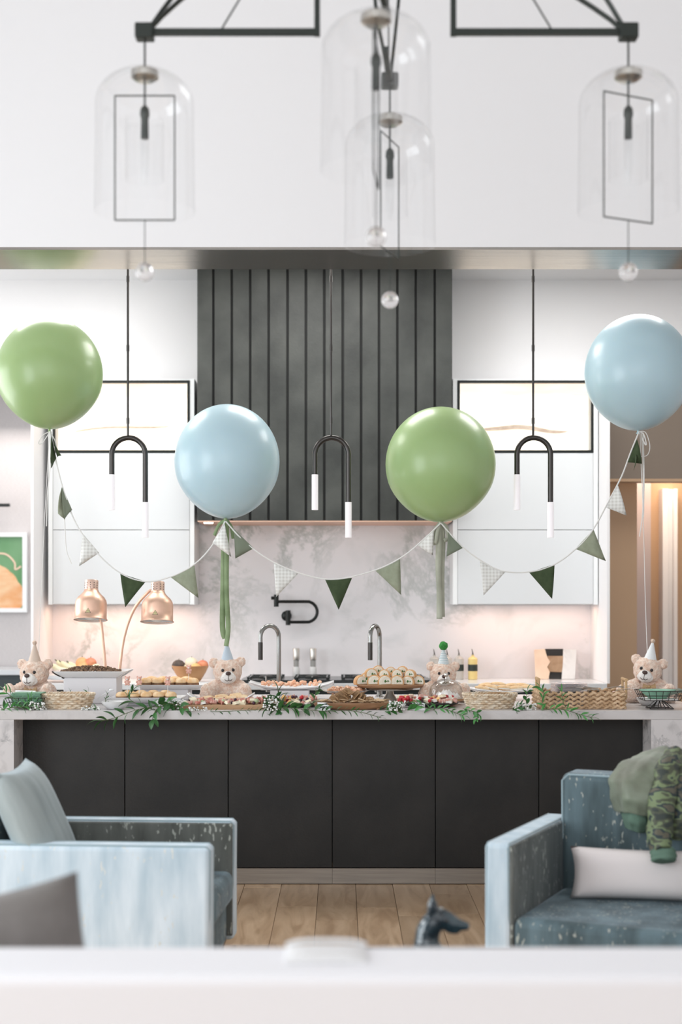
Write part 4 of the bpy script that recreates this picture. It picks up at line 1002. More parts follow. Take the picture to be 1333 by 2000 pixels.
# pie on a plate
D = 7.62; z = PZ(1353, D)
t = empty('cake_plate', (PX(675, D), D, IT), 'shallow patterned tart plate on a low glass foot, behind the crackers', 'plate'); h = z-IT
lb(MB().lathe([(.085, h), (.125, h+.012), (.130, h+.015), (.127, h+.016), (.085, h+.005), (.001, h+.005)], 40), 'plate', mat('patterned_plate', (.66, .62, .56), .3, var=(.30, .22, .2), scale=70, detail=1), t)
lb(MB().lathe([(.05, 0), (.045, .01), (.03, h*.5), (.05, h)], 24), 'foot', M['glass'], t)
pr = fold().build('tart_slice', M['tart']); solid(pr, .003)
rr = random.Random(12)
for i in range(44):
    o = pr if i == 0 else pr.copy()
    if i: COL.objects.link(o)
    a = rr.random()*6.28; r = .095*rr.random()**.5; place(o, PX(675, D)+r*math.cos(a), D+r*math.sin(a), z+.006+.010*rr.random()*(1-r/.12), rr.random()*6, PI/2*.8+rr.uniform(-.3, .3), 0, rr.uniform(.9, 1.25)); tag(o, 'glazed orange slice on the patterned tart plate', 'fruit slice', 'glazed slices on the tart plate')

# walnut oval board with crackers
D = 7.2; zc_ = PZ(1371, D)
t = empty('cracker_board', (PX(689, D), D, IT), 'oval walnut board on pegs piled with crackers, front centre of the island', 'serving board'); h = zc_-IT
lb(MB().lathe([(.80, h-.034), (.94, h-.024), (1, h-.006), (.995, h), (.96, h), (.94, h-.006), (.001, h-.006)], 48, sx=.200, sy=.085), 'board', M['wooddark'], t)
for sx in (-.13, .13):
    for sy in (-.045, .045): lb(MB().tube([(sx, sy, 0), (sx*.98, sy*.95, h-.028)], .010, 12), 'peg', M['wooddark'], t)
rr = random.Random(14)
pa = MB().prism([(-.022, -.020), (.022, -.020), (.022, .020), (-.022, .020)], -.0015, .0015, Mx((0, 0, 0), (PI/2, 0, 0))).build('cracker', M['cracker']); pb = MB().box((0, 0, 0), (.040, .050, .004)).build('seeded_cracker', M['crackerdk'])
for i in range(46):
    o = pa if i == 0 else pa.copy()
    if i: COL.objects.link(o)
    u = rr.uniform(-.172, .172)
    place(o, PX(689, D)+u, D+rr.uniform(-.05, .045)*(1-abs(u)/.25), zc_+rr.uniform(0, .010), rr.random()*6, rr.uniform(-.35, .35), rr.uniform(-.35, .35), rr.uniform(.75, 1.05)); tag(o, 'pale cracker on the oval walnut board', 'cracker', 'pale crackers on the walnut board')
for i in range(44):
    o = pb if i == 0 else pb.copy()
    if i: COL.objects.link(o)
    u = (i/44*2-1); hgt = .052*(1-abs(u+.2)**1.3)
    place(o, PX(690, D)+u*.090+rr.uniform(-.01, .01), D+rr.uniform(-.03, .035), zc_+.008+max(0, hgt)*rr.random(), rr.uniform(-.5, .5), rr.uniform(.1, .6), (.9 if u < 0 else -.9)*rr.uniform(.3, 1.1), rr.uniform(.8, 1.05)); tag(o, 'brown seeded cracker heaped on the oval walnut board', 'cracker', 'seeded crackers on the walnut board')

# silver cake stand with baguette sandwiches
D = 7.66; z = PZ(1348, D)
t = empty('cake_stand', (PX(762, D), D, IT), 'silver pedestal cake stand under the wooden tray of baguette slices', 'cake stand'); h = z-IT
lb(MB().lathe([(.125, h+.004), (.128, h+.008), (.125, h+.012), (.001, h+.012), ], 40), 'plate', M['silver'], t); lb(MB().lathe([(.055, 0), (.052, .006), (.022, h*.7), (.018, h), (.03, h+.006), (.125, h+.006)], 28, cap=False), 'stem', M['silver'], t)
zt2 = z+.012; a = (PX(829, D)-PX(696, D))/2
t = empty('wooden_tray', (PX(763, D), D, zt2), 'round brown wooden tray heaped with baguette slices, on the silver stand', 'tray')
lb(MB().lathe([(.82, 0), (.95, .006), (1, .016), (.98, .022), (.93, .020), (.001, .018)], 44, sx=a, sy=.13), 'tray', M['wooddark'], t)
def loaf_proto():
    t = empty('baguette_slice', (0, 0, 0), 'baguette slice', 'sandwich')
    a = .040; hh = .056
    pl = [(-a*.92, 0), (a*.92, 0)]+[(a*math.cos(q), .012+(hh-.012)*math.sin(q)) for q in [PI*k/10 for k in range(11)]]
    lb(MB().prism(pl, 0, .045), 'crust', M['crust'], t, bev=.003)
    pi_ = [(x*.80, .005+z_*.80) for x, z_ in pl]
    lb(MB().prism(pi_, -.004, .01), 'crumb', M['crumb'], t, bev=.002)
    g = MB(); q = random.Random(2)
    for k in range(7): g.ell((q.gauss(.003, .006), -.005, .023+q.gauss(0, .003)), (q.uniform(.003, .009), .002, q.uniform(.0015, .0035)), 6, 4, rot=(0, q.random()*3, 0))
    lb(g, 'herb_filling', M['herb'], t)
    return t
lp = loaf_proto(); rr = random.Random(6); first = True
for (row, dz, pxs, dd) in ((0, .018, [708, 731, 752, 775, 795, 816], -.08), (1, .030, [715, 745, 770, 800], -.02), (2, .058, [726, 750, 775, 800], -.035), (3, .072, [740, 764, 786], .02)):
    for ip, px in enumerate(pxs):
        o = lp if first else copy_tree(lp); first = False
        place(o, PX(px, D), D+dd+abs(px-762)*.0010*(1 if row == 0 else 0), zt2+dz, rr.uniform(-.25, .25)+(px-762)*-.004, rr.uniform(-.15, .0), rr.uniform(-.12, .12), rr.uniform(.88, 1.05) if row < 2 else rr.uniform(.75, .9))
        tag(o, 'herb baguette slice, %s in the %s row on the silver stand' % (ORD[ip], ['bottom', 'second', 'third', 'top'][row]), 'sandwich', 'baguette slices %s' % ['front row', 'second row', 'top front', 'top back'][row])

# glass dome with meringues
D = 7.5; cxp = 872
t = empty('cake_dome', (PX(cxp, D), D, IT), 'clear glass cloche with a small knob on a wooden foot, before the green pompom bear', 'cake dome'); zb2 = PZ(1364, D)-IT
R = (PX(906, D)-PX(838, D))/2
lb(MB().lathe([(R, zb2), (R*.99, zb2+.03), (R*.90, zb2+.062), (R*.66, zb2+.088), (R*.3, zb2+.101), (.006, zb2+.104)], 44, cap=False), 'glass_cover', M['domeglass'], t, ang=80)
lb(MB().lathe([(R+.001, zb2-.001), (R+.003, zb2+.002), (R+.001, zb2+.004)], 44, cap=False), 'glass_rim', M['silver'], t)
lb(MB().lathe([(.006, zb2+.104), (.005, zb2+.112), (.012, zb2+.122), (.010, zb2+.131), (.001, zb2+.134)], 16), 'knob', M['silver'], t)
lb(MB().lathe([(.05, 0), (.05, .006), (.02, .015), (.02, zb2-.02), (R*1.02, zb2-.008), (R*1.04, zb2-.001), (.001, zb2-.001)], 40), 'base', M['bowlwood'], t)
rr = random.Random(3)
mp = MB().lathe([(.017, 0), (.018, .006), (.012, .014), (.004, .024), (.001, .028)], 12).build('meringue', M['meringue'])
for i in range(14):
    o = mp if i == 0 else mp.copy()
    if i: COL.objects.link(o)
    a = i*2.4; r = .016*math.sqrt(i)
    place(o, PX(cxp, D)+r*math.cos(a), D+r*math.sin(a), IT+zb2+(.016 if i < 4 else 0), 0, 0, 0, 1.1); tag(o, 'white meringue kiss under the glass cloche', 'meringue', 'meringues under the glass cloche')

# oval platter of pastries
D = 7.86; z = PZ(1352, D)
t = empty('pastry_platter', (PX(980, D), D, IT), 'white wavy oval platter of pastries on a grey foot, right of the glass dome', 'platter'); h = z-IT
g = MB()
def f(u, v):
    r = u; th = v*2*PI; x = .21*r*math.cos(th); y = .12*r*math.sin(th); zz = h+.004+.032*max(0, r-.55)**1.4*(1.6+.7*math.cos(2*th)); return (x, y, zz)
g.grid(f, 12, 48); solid(lb(g, 'dish', M['porc'], t, ang=80), .005)
lb(MB().lathe([(.055, 0), (.05, .004), (.045, h+.002)], 30), 'foot', mat('ribbed_grey_foot', (.5, .5, .52), .2, trans=.3), t)
def pastry():
    t = empty('pastry', (0, 0, 0), 'x', 'pastry')
    lb(MB().ell((0, 0, .022), (.048, .030, .013), 18, 10), 'top_bun', M['bun'], t); lb(MB().ell((0, -.002, .013), (.046, .030, .009), 16, 8), 'cream_filling', M['cheese_w'], t); lb(MB().ell((0, 0, .007), (.044, .028, .008), 16, 8), 'bottom_bun', M['crust'], t)
    return t
pp = pastry()
for i, (px, dd, dz, ry, rz) in enumerate([(940, -.04, .006, .15, .2), (960, -.02, .012, .25, -.2), (985, -.03, .010, .1, .3), (1008, -.03, .008, -.05, .1), (1030, -.02, .010, .0, -.2), (950, .03, .020, -.1, .5), (975, .03, .024, .1, .1), (1003, .03, .018, 0, .3), (1022, .03, .018, .1, .2)]):
    o = pp if i == 0 else copy_tree(pp); place(o, PX(px, D), D+dd, z+dz, rz, 0, ry, .9); tag(o, 'golden filled pastry, %s of the %s row on the white wavy platter' % (ORD[i if i < 5 else i-5], 'front' if i < 5 else 'back'), 'pastry', 'pastries on the wavy platter')

# seagrass tray
D = 7.25; x0, x1 = PX(1055, D), PX(1216, D); dp = .30; hT = .085
t = empty('seagrass_tray', (x0, D-.06, IT), 'rectangular braided seagrass tray with rattan handles, right end of the island', 'tray'); W = x1-x0
g = MB()
def braid(g, A, B, z, r):
    A = Vector(A); B = Vector(B); L = (B-A).length; n = max(2, int(L/.020)); dr = (B-A).normalized(); nn = Vector((-dr.y, dr.x, 0)); an = math.atan2(dr.y, dr.x)
    for i in range(n):
        p = A+dr*(L*(i+.5)/n); s = 1 if i % 2 else -1
        g.ell((p.x+nn.x*.002*s, p.y+nn.y*.002*s, z+s*r*.25), (.019, r*.8, r*.58), 8, 6, rot=(0, s*.42, an))
for k in range(4):
    z = .012+k*.022*.98
    for A, B in (((0, 0, 0), (W, 0, 0)), ((W, 0, 0), (W+.03, dp, 0)), ((W+.03, dp, 0), (-.0, dp, 0)), ((0, dp, 0), (0, 0, 0))): braid(g, A, B, z, .013)
lb(g, 'braided_wall', M['seagrass'], t, ang=80)
lb(MB().box2((.0, .0, .001), (W+.01, dp, .008)), 'bottom', M['seagrass'], t, smooth=False)
for (xx, yy0, yy1) in ((W+.02, .06, .17), (.0, .10, .21)):
    hd = MB()
    hd.tube([(xx, yy0, .05), (xx, yy0, .145)], .007, 8); hd.tube([(xx+(.004), yy1, .05), (xx+.004, yy1, .145)], .007, 8); hd.tube([(xx, yy0-.012, .145), (xx+.004, yy1+.012, .145)], .008, 8)
    lb(hd, 'handle', M['rattan'], t)
# visible rear handle at left and stack of clear plates
t2 = empty('plastic_plate_stack', (PX(1112, 7.36), 7.36, IT+.008), 'stack of clear plastic plates standing in the seagrass tray', 'plate stack')
for k in range(13):
    lb(MB().lathe([(.070, 0), (.095, .004), (.096, .0055), (.07, .003), (.001, .002)], 36, Mx((0, 0, .030+k*.0065))), 'clear_plate', M['clearplastic'], t2)
lb(MB().lathe([(.085, 0), (.085, .03)], 24), 'clear_cup', M['clearplastic'], t2)
rr = random.Random(2)
fk = None
for i in range(14):
    if fk is None:
        fk = empty('fork', (0, 0, 0), 'x', 'fork'); lb(MB().tube([(0, 0, 0), (.05, 0, .004), (.10, 0, 0)], [.003, .0022, .004], 6), 'handle', M['silver'], fk)
        q = MB(); q.box((.113, 0, 0), (.02, .016, .002))
        for k in range(4): q.box((.135, -.0065+k*.0043, 0), (.028, .0022, .0018))
        lb(q, 'tines', M['silver'], fk); o = fk
    else: o = copy_tree(fk)
    px = rr.choice([1160, 1165, 1170, 1195, 1200, 1188]); place(o, PX(px, 7.3), 7.27+rr.uniform(-.03, .06), IT+.086+rr.uniform(0, .016), rr.uniform(-.6, .6)+(PI if px < 1175 else 0), 0, rr.uniform(-.2, .1), .75); tag(o, 'silver fork lying in the seagrass tray', 'fork', 'forks in the seagrass tray')

# wire stands with green plates, both ends
def wire_basket(pxc, D, label, legs=True, w=.12, z0=.045):
    t = empty('wire_basket', (PX(pxc, D), D, IT), label, 'wire basket', 'wire baskets of green tableware'); a = w; b = .085; g = MB(); r = .0022
    for k, f in ((0, .80), (1, .90), (2, 1.0)):
        z = z0+k*.024
        g.tube([(-a*f, -b*f, z), (a*f, -b*f, z), (a*f, b*f, z), (-a*f, b*f, z)], r, 6, closed=True)
    for i in range(7):
        u = -1+2*i/6
        for s in (-1, 1): g.tube([(u*a*.8, s*b*.8, z0), (u*a, s*b, z0+.048)], r*.8, 5)
        g.tube([(u*a*.8, -b*.8, z0), (u*a*.8, b*.8, z0)], r*.8, 5)
    for i in range(4):
        v = -1+2*i/3
        for s in (-1, 1): g.tube([(s*a*.8, v*b*.8, z0), (s*a, v*b, z0+.048)], r*.8, 5)
    lb(g, 'wire_mesh', M['gunmetal'], t)
    if legs:
        q = MB()
        for s in (-1, 1):
            for v in (-1, 1): q.tube([(s*.012, v*.02, z0), (s*.060, v*.05, .003)], .0028, 6); q.tube([(s*.004, v*.02, z0), (s*.02, v*.05, .003)], .0024, 6)
        q.tube([(-.06, -.05, .003), (.06, -.05, .003), (.06, .05, .003), (-.06, .05, .003)], .0028, 6, closed=True)
        lb(q, 'stand', M['gunmetal'], t)
    return t
wb = wire_basket(1289, 7.22, 'dark wire basket on splayed legs holding mint scalloped bowls, right end of the island', w=.11)
L = wb.location
t = empty('scalloped_bowl', (L.x-.01, L.y, IT+.052), 'mint scalloped paper bowl nested in the right wire basket', 'bowl')
g = MB()
def f(u, v):
    th = v*2*PI; r = (.045+.045*u)*(1+.05*abs(math.sin(th*7))*u); return (r*math.cos(th), r*.8*math.sin(th), .002+.042*u)
g.grid(f, 6, 112); solid(lb(g, 'bowl', M['plate_g'], t), .0015); lb(MB().lathe([(.046, .001), (.001, .0015)], 24, sy=.8), 'bowl_base', M['plate_g'], t)
pr = MB().box((0, 0, 0), (.16, .12, .003)).build('paper_napkin', M['furlight'])
for i in range(7):
    o = pr if i == 0 else pr.copy()
    if i: COL.objects.link(o)
    place(o, L.x+.0, L.y, IT+.049+i*.0035 if i < 1 else IT+.049+i*.0001, 0) if False else place(o, L.x+(.0), L.y, IT+.0505+.0, 0)
    o.location.z = IT+.049+i*.0; 
    if i: bpy.data.objects.remove(o)
tag(pr, 'white paper napkin under the mint bowl in the right wire basket', 'napkin')
gp = MB().prism([(-.055, 0), (.055, 0), (.05, .02), (-.05, .02)], -.05, .05).build('grey_box', mat('grey_green_card', (.16, .20, .16), .6)); place(gp, L.x+.075, L.y+.0, IT+.078, 0, 0, -.25, (.75, .9, .7)); tag(gp, 'dark grey-green packet tilted on the right end of the right wire basket', 'packet')
lathe_thing('white_bowl', bp, (PX(1272, 7.42), 7.44, IT), M['porc'], 'small white bowl behind the right wire basket', 'bowl')
wb = wire_basket(56, 7.24, 'dark wire basket of green napkins behind leaves, left end of the island', legs=False, w=.10, z0=.01); L = wb.location
pr = MB().box((0, 0, 0), (.15, .12, .005)).build('green_napkin', M['napkin_g'], bev=.001)
for i in range(11):
    o = pr if i == 0 else pr.copy()
    if i: COL.objects.link(o)
    place(o, L.x+random.uniform(-.003, .003), L.y, IT+.017+i*.0062, random.uniform(-.03, .03)); tag(o, 'folded green paper napkin %s the stack in the left wire basket' % ('at the bottom of' if i == 0 else 'on top of' if i == 10 else 'number %d up in' % (i+1)), 'napkin', 'green napkins in the left wire basket')
lathe_thing('white_tray', [(.9, 0), (.98, .008), (1, .02), (.985, .02), (.95, .008), (.001, .004)], (PX(8, 7.5), 7.5, IT+.05), M['porc'], 'white oval tray behind the green napkins at the left edge', 'tray', sx=.17, sy=.09)
riser(-20, 30, 7.46, IT+.05, .1, 'small white block riser at the left edge of the island')

# small printed cards on the counter (abstract black strokes)
for (px, D, lab) in ((633, 7.13, 'small white card with black brush strokes, under the left end of the cracker board'), (818, 7.13, 'small white card with black brush strokes, right of the cracker board')):
    t = empty('place_card', (PX(px, D), D, IT), lab, 'card', 'printed cards among the leaves')
    lb(MB().prism([(-.032, 0), (.032, 0), (.032, .036), (-.032, .040)], 0, .0015, Mx((0, 0, 0), (-.2, 0, 0))), 'card', M['cabedge'], t, smooth=False)
    g = MB(); T = Mx((0, -.001, 0), (-.2, 0, 0))
    for (a, b, c, d) in ((-.028, .006, .010, .010), (-.02, .014, .028, .012), (-.026, .022, .016, .028), (0, .030, .028, .024)): g.tube(smooth_pts([(a, 0, b), ((a+c)/2, 0, (b+d)/2+.005), (c, 0, d)], 4), .0018, 5, M=T, sq=(1, .3))
    lb(g, 'printed_strokes', M['blacklabel'], t)

# ---------------------------------------------------------------- greenery
leafm = {}
def leaf_mesh(kind):
    if kind in leafm: return leafm[kind]
    wd = {'long': .17, 'round': .30, 'thin': .11}[kind]; g = MB()
    def f(u, v):
        w2 = wd*math.sin(PI*min(1, u*.93+.03))**.9*(1-.25*u); x = u; y = (v*2-1)*w2
        return (x, y, .12*abs(v*2-1)*w2*2+.10*math.sin(u*PI)-.10*u*u)
    g.grid(f, 8, 4); o = g.build('leaf', M['leaf']); leafm[kind] = o.data; bpy.data.objects.remove(o); return leafm[kind]
leafm_lt = {}
def sprig(pts, n, L, kind, label, seed, lt=False, spread=1.0, lastleaf=True):
    r = random.Random(seed); a = P(*pts[0]) if len(pts[0]) == 3 else None
    t = empty('leaf_sprig', a, label, 'greenery', 'leafy sprigs along the island'); sp = smooth_pts([P(*p)-a for p in pts], 6)
    lb(MB().tube(sp, .0016, 5), 'stem', M['stem'], t)
    me = leaf_mesh(kind)
    if lt:
        if kind not in leafm_lt: m2 = me.copy(); m2.materials[0] = M['leaf_lt']; leafm_lt[kind] = m2
        me = leafm_lt[kind]
    for i in range(n):
        u = (i+.6)/n; k = min(len(sp)-2, int(u*(len(sp)-1))); p = sp[k]; d = (sp[k+1]-sp[k]).normalized()
        s = 1 if i % 2 else -1
        up = Vector((0, -.25, 0)).cross(d)
        side = Vector((-d.z, 0, d.x))*s; v = (d*.75+side*r.uniform(.4, 1.0)*spread+Vector((0, r.uniform(-.5, .25), 0))).normalized()
        o = bpy.data.objects.new('leaf', me); COL.objects.link(o); o.parent = t; o.location = p
        q = v.to_track_quat('X', 'Z'); e = q.to_matrix().to_4x4() @ Matrix.Rotation(r.uniform(-1.2, 1.2), 4, 'X'); o.rotation_euler = e.to_euler(); l = L*r.uniform(.75, 1.15)*(1-.25*abs(u-.4)); o.scale = (l, l, l)
    if lastleaf:
        o = bpy.data.objects.new('leaf', me); COL.objects.link(o); o.parent = t; o.location = sp[-1]; d = (sp[-1]-sp[-4]).normalized(); o.rotation_euler = d.to_track_quat('X', 'Z').to_euler(); o.scale = (L, L, L)
F = 7.08
sprig([(350, 1382, 7.12), (310, 1380, 7.1), (265, 1387, 7.07), (225, 1402, 7.04), (198, 1408, 7.03)], 16, .075, 'long', 'long dark leafy sprig drooping over the island edge below the front sliders', 1)
sprig([(300, 1386, 7.10), (270, 1376, 7.10), (250, 1362, 7.11), (258, 1352, 7.12)], 8, .07, 'long', 'upright dark sprig in front of the front slider platter', 2)
sprig([(345, 1376, 7.12), (318, 1376, 7.09), (302, 1392, 7.06), (298, 1406, 7.04)], 8, .05, 'round', 'short leafy sprig hanging left of the wooden board', 3)
sprig([(292, 1384, 7.14), (315, 1374, 7.12), (345, 1376, 7.12), (362, 1388, 7.08)], 12, .055, 'round', 'bushy round-leaved sprig left of the wooden board', 4)
sprig([(50, 1388, 7.16), (38, 1372, 7.12), (22, 1360, 7.11), (12, 1352, 7.12)], 9, .065, 'thin', 'pointed leafy sprig in front of the green napkins', 5, lt=True)
sprig([(10, 1388, 7.14), (-5, 1378, 7.12), (-20, 1374, 7.12)], 5, .07, 'long', 'leafy sprig at the left edge of the island', 6)
sprig([(2, 1386, 7.12), (25, 1382, 7.10), (48, 1380, 7.10), (68, 1374, 7.12)], 12, .055, 'long', 'low leafy sprig lying before the green napkins', 7, lt=True)
sprig([(60, 1388, 7.12), (52, 1374, 7.12), (62, 1362, 7.13)], 8, .045, 'thin', 'bright tuft of leaves between the napkins and the left wicker basket', 8, lt=True)
sprig([(140, 1384, 7.5), (142, 1370, 7.5), (137, 1352, 7.5)], 7, .028, 'thin', 'fine sprig against the white block riser', 9)
sprig([(175, 1376, 7.4), (173, 1366, 7.4), (172, 1352, 7.4)], 6, .035, 'thin', 'fine sprig left of the small white bowl', 10)
sprig([(210, 1384, 7.22), (206, 1370, 7.22), (211, 1353, 7.22)], 9, .03, 'thin', 'fine upright sprig over the small white bowl', 11)
sprig([(195, 1390, 7.14), (188, 1384, 7.12), (180, 1380, 7.12)], 9, .03, 'thin', 'grey-green sprig between the left basket and bowl', 12)
sprig([(560, 1390, 7.12), (535, 1385, 7.10), (515, 1378, 7.10), (545, 1362, 7.10)], 14, .06, 'round', 'bushy sprig beside the baby\'s breath, centre of the island', 13)
sprig([(555, 1390, 7.11), (548, 1372, 7.10), (543, 1356, 7.10)], 3, .085, 'long', 'sprig with two tall pointed leaves, right of the wooden board', 14)
sprig([(520, 1388, 7.12), (560, 1382, 7.08), (600, 1386, 7.08), (640, 1390, 7.07)], 22, .055, 'round', 'long bushy sprig before the dark stand', 15)
sprig([(600, 1388, 7.12), (612, 1372, 7.12), (618, 1352, 7.14), (625, 1346, 7.14)], 8, .035, 'round', 'thin rising sprig left of the cracker board', 16)
sprig([(640, 1388, 7.10), (680, 1388, 7.08), (710, 1392, 7.06), (745, 1402, 7.04)], 18, .035, 'thin', 'fine sprig trailing over the edge below the crackers', 17)
sprig([(740, 1388, 7.12), (765, 1386, 7.1), (780, 1380, 7.1)], 10, .05, 'round', 'leafy sprig right of the cracker board', 18)
sprig([(850, 1386, 7.1), (825, 1380, 7.08), (812, 1376, 7.10)], 8, .055, 'round', 'leafy sprig right of the printed card', 19, lt=True)
sprig([(835, 1386, 7.12), (865, 1384, 7.08), (890, 1392, 7.06), (905, 1398, 7.05)], 16, .045, 'long', 'leafy sprig trailing before the glass dome', 20, lt=True)
sprig([(905, 1384, 7.10), (920, 1388, 7.07), (935, 1394, 7.06), (932, 1403, 7.05)], 10, .035, 'round', 'leafy sprig trailing before the right wicker basket', 21, lt=True)
sprig([(1000, 1388, 7.12), (1012, 1382, 7.10), (1020, 1378, 7.10)], 8, .035, 'round', 'small leafy sprig right of the right wicker basket', 22)
sprig([(1035, 1388, 7.14), (1028, 1368, 7.13), (1032, 1350, 7.13)], 7, .04, 'round', 'rising dark sprig left of the seagrass tray', 23)
sprig([(1070, 1386, 7.12), (1060, 1370, 7.12), (1063, 1352, 7.12), (1055, 1342, 7.13)], 8, .045, 'long', 'tall bright sprig over the left end of the seagrass tray', 24, lt=True)
sprig([(1055, 1388, 7.11), (1085, 1384, 7.07), (1110, 1388, 7.06), (1135, 1396, 7.05), (1158, 1402, 7.04)], 20, .045, 'long', 'bright sprig trailing before the seagrass tray', 25, lt=True)
sprig([(1110, 1386, 7.10), (1100, 1370, 7.10), (1098, 1350, 7.11)], 6, .04, 'thin', 'upright bright sprig before the seagrass tray', 26, lt=True)
sprig([(372, 1388, 7.11), (420, 1390, 7.10), (470, 1388, 7.10), (505, 1386, 7.1)], 20, .03, 'thin', 'low leafy sprig under the wooden board', 27)
def breath(px, py, D, w, h, n, label, seed):
    r = random.Random(seed); c = P(px, py, D); t = empty('babys_breath', (c.x, D, IT), label, 'flowers', 'clusters of baby\'s breath'); g = MB(); q = MB(); s = D/FPX
    for i in range(n):
        p = Vector((r.uniform(-w, w)*s, r.uniform(-.03, .03), max(.004, c.z-IT+r.uniform(-h, h)*s))); rad = r.uniform(.003, .0062)
        g.ell(p, (rad, rad, rad*.85), 7, 5); q.tube([Vector((p.x*.3, 0, 0)), p*.6+Vector((0, 0, .002)), p], .0006, 3)
    tag(lb(g, 'blossoms', M['bloom'], t), kind='stuff'); lb(q, 'stems', M['stem'], t)
breath(74, 1382, 7.12, 15, 11, 60, 'cluster of baby\'s breath left of the left wicker basket', 1)
breath(178, 1386, 7.13, 18, 6, 50, 'cluster of baby\'s breath between the left wicker basket and the small white bowl', 2)
breath(345, 1374, 7.14, 16, 9, 50, 'cluster of baby\'s breath left of the wooden board', 3)
breath(388, 1388, 7.09, 18, 7, 30, 'cluster of baby\'s breath under the wooden board', 4)
breath(530, 1374, 7.09, 15, 14, 90, 'dense cluster of baby\'s breath right of the wooden board', 5)
breath(776, 1380, 7.09, 16, 11, 80, 'dense cluster of baby\'s breath right of the cracker board', 6)
breath(1028, 1383, 7.12, 20, 9, 70, 'cluster of baby\'s breath between the right wicker basket and seagrass tray', 7)

# ---------------------------------------------------------------- back counter objects
D = 9.55
t = empty('fruit_tray', (PX(150, D), D, .91), 'long white tray of mixed fruit on the back counter, behind the copper lamps', 'tray')
lb(MB().lathe([(.85, .02), (.95, .035), (1, .05), (.98, .05), (.9, .04), (.001, .03)], 36, sx=.24, sy=.14), 'tray', M['porc'], t); lb(MB().lathe([(.09, 0), (.08, .02)], 24), 'foot', M['porc'], t)
def fruit(name, px, py, D, r, m, label, sc=(1, 1, .94), stem=True, rot=(0, 0, 0), grp=None):
    t = empty(name, P(px, py, D), label, 'fruit', grp); lb(MB().ell((0, 0, 0), (r*sc[0], r*sc[1], r*sc[2]), 18, 12, rot=rot), 'flesh', m, t)
    if stem: lb(MB().tube([(0, 0, r*sc[2]*.9), (.003, 0, r*sc[2]+.008)], .002, 5), 'stem', M['stem'], t)
for k, (px, py, mm, rot) in enumerate([(118, 1307, 'pear', 0), (135, 1302, 'banana', .6), (150, 1303, 'banana', .5), (127, 1300, 'banana', .7)]):
    t = empty('banana', P(px, py, 9.5+.03*k), 'pale yellow banana in the fruit tray, number of a loose bunch', 'fruit', 'bananas in the fruit tray'); t['label'] = 'pale yellow banana lying in the rear fruit tray'
    lb(MB().tube(smooth_pts([(-.055, 0, .03), (-.02, 0, .005), (.025, 0, -.008), (.06, 0, -.004)], 4), [.008, .014, .017, .018, .019, .019, .019, .019, .019, .017, .014, .010, .006], 10), 'peel', M['banana'], t); lb(MB().tube([(-.055, 0, .03), (-.068, 0, .042)], .004, 6), 'stalk', M['stem'], t)
for k, (px, py, mm, l) in enumerate([(163, 1303, 'peach', 'left'), (177, 1296, 'apple', 'top'), (168, 1310, 'peach', 'lower'), (187, 1308, 'pear', 'right'), (160, 1295, 'peach', 'upper left'), (178, 1312, 'peach', 'front')]):
    fruit('peach' if mm == 'peach' else 'apple' if mm == 'apple' else 'pear', px, py, 9.5+.02*(k % 3), .042, M[mm], {'peach': 'orange peach', 'apple': 'red apple', 'pear': 'pale pear'}[mm]+' at the %s of the pile in the rear fruit tray' % l, grp='fruit in the rear tray')
t = empty('fruit_bowl', (PX(372, 9.55), 9.55, .91), 'round wooden fruit bowl on the back counter, left of the blue-hatted bear', 'bowl')
zr_ = PZ(1300, 9.55)-.91
lb(MB().lathe([(.05, 0), (.07, .01), (.105, zr_*.6), (.125, zr_), (.119, zr_), (.10, zr_*.6), (.05, .02), (.001, .016)], 36, sx=1), 'bowl', M['bowlwood'], t)
for px, py, r, m, lab, nm in ((349, 1301, .046, 'avocado', 'dark avocado at the left of the wooden fruit bowl', 'avocado'), (374, 1296, .044, 'pear', 'pale round fruit in the middle of the wooden fruit bowl', 'pear'), (396, 1300, .040, 'apple', 'red apple at the right of the wooden fruit bowl', 'apple'), (383, 1305, .036, 'cheese_o', 'orange in the front of the wooden fruit bowl', 'orange'), (366, 1306, .036, 'pear', 'small pale fruit low in the wooden fruit bowl', 'pear')):
    fruit(nm, px, py, 9.55 if px != 383 else 9.50, r, M[m], lab, grp='fruit in the wooden bowl')
# mills
for px, lab in ((579, 'tall white pepper mill on the cooktop ledge, left one'), (612, 'tall white salt mill on the cooktop ledge, right one')):
    D = 9.9; h = PZ(1266, D)-.91; t = empty('pepper_mill' if px < 600 else 'salt_mill', (PX(px, D), D, .91), lab, 'mill', 'spice mills')
    lb(MB().lathe([(.024, 0), (.026, .005), (.025, h*.36), (.021, h*.40)], 20), 'base', M['mill'], t); lb(MB().lathe([(.019, h*.40), (.019, h*.62)], 20), 'window', M['millgl'], t); lb(MB().lathe([(.022, h*.62), (.023, h*.66), (.023, h*.97), (.020, h)], 20), 'cap', M['silver'], t)
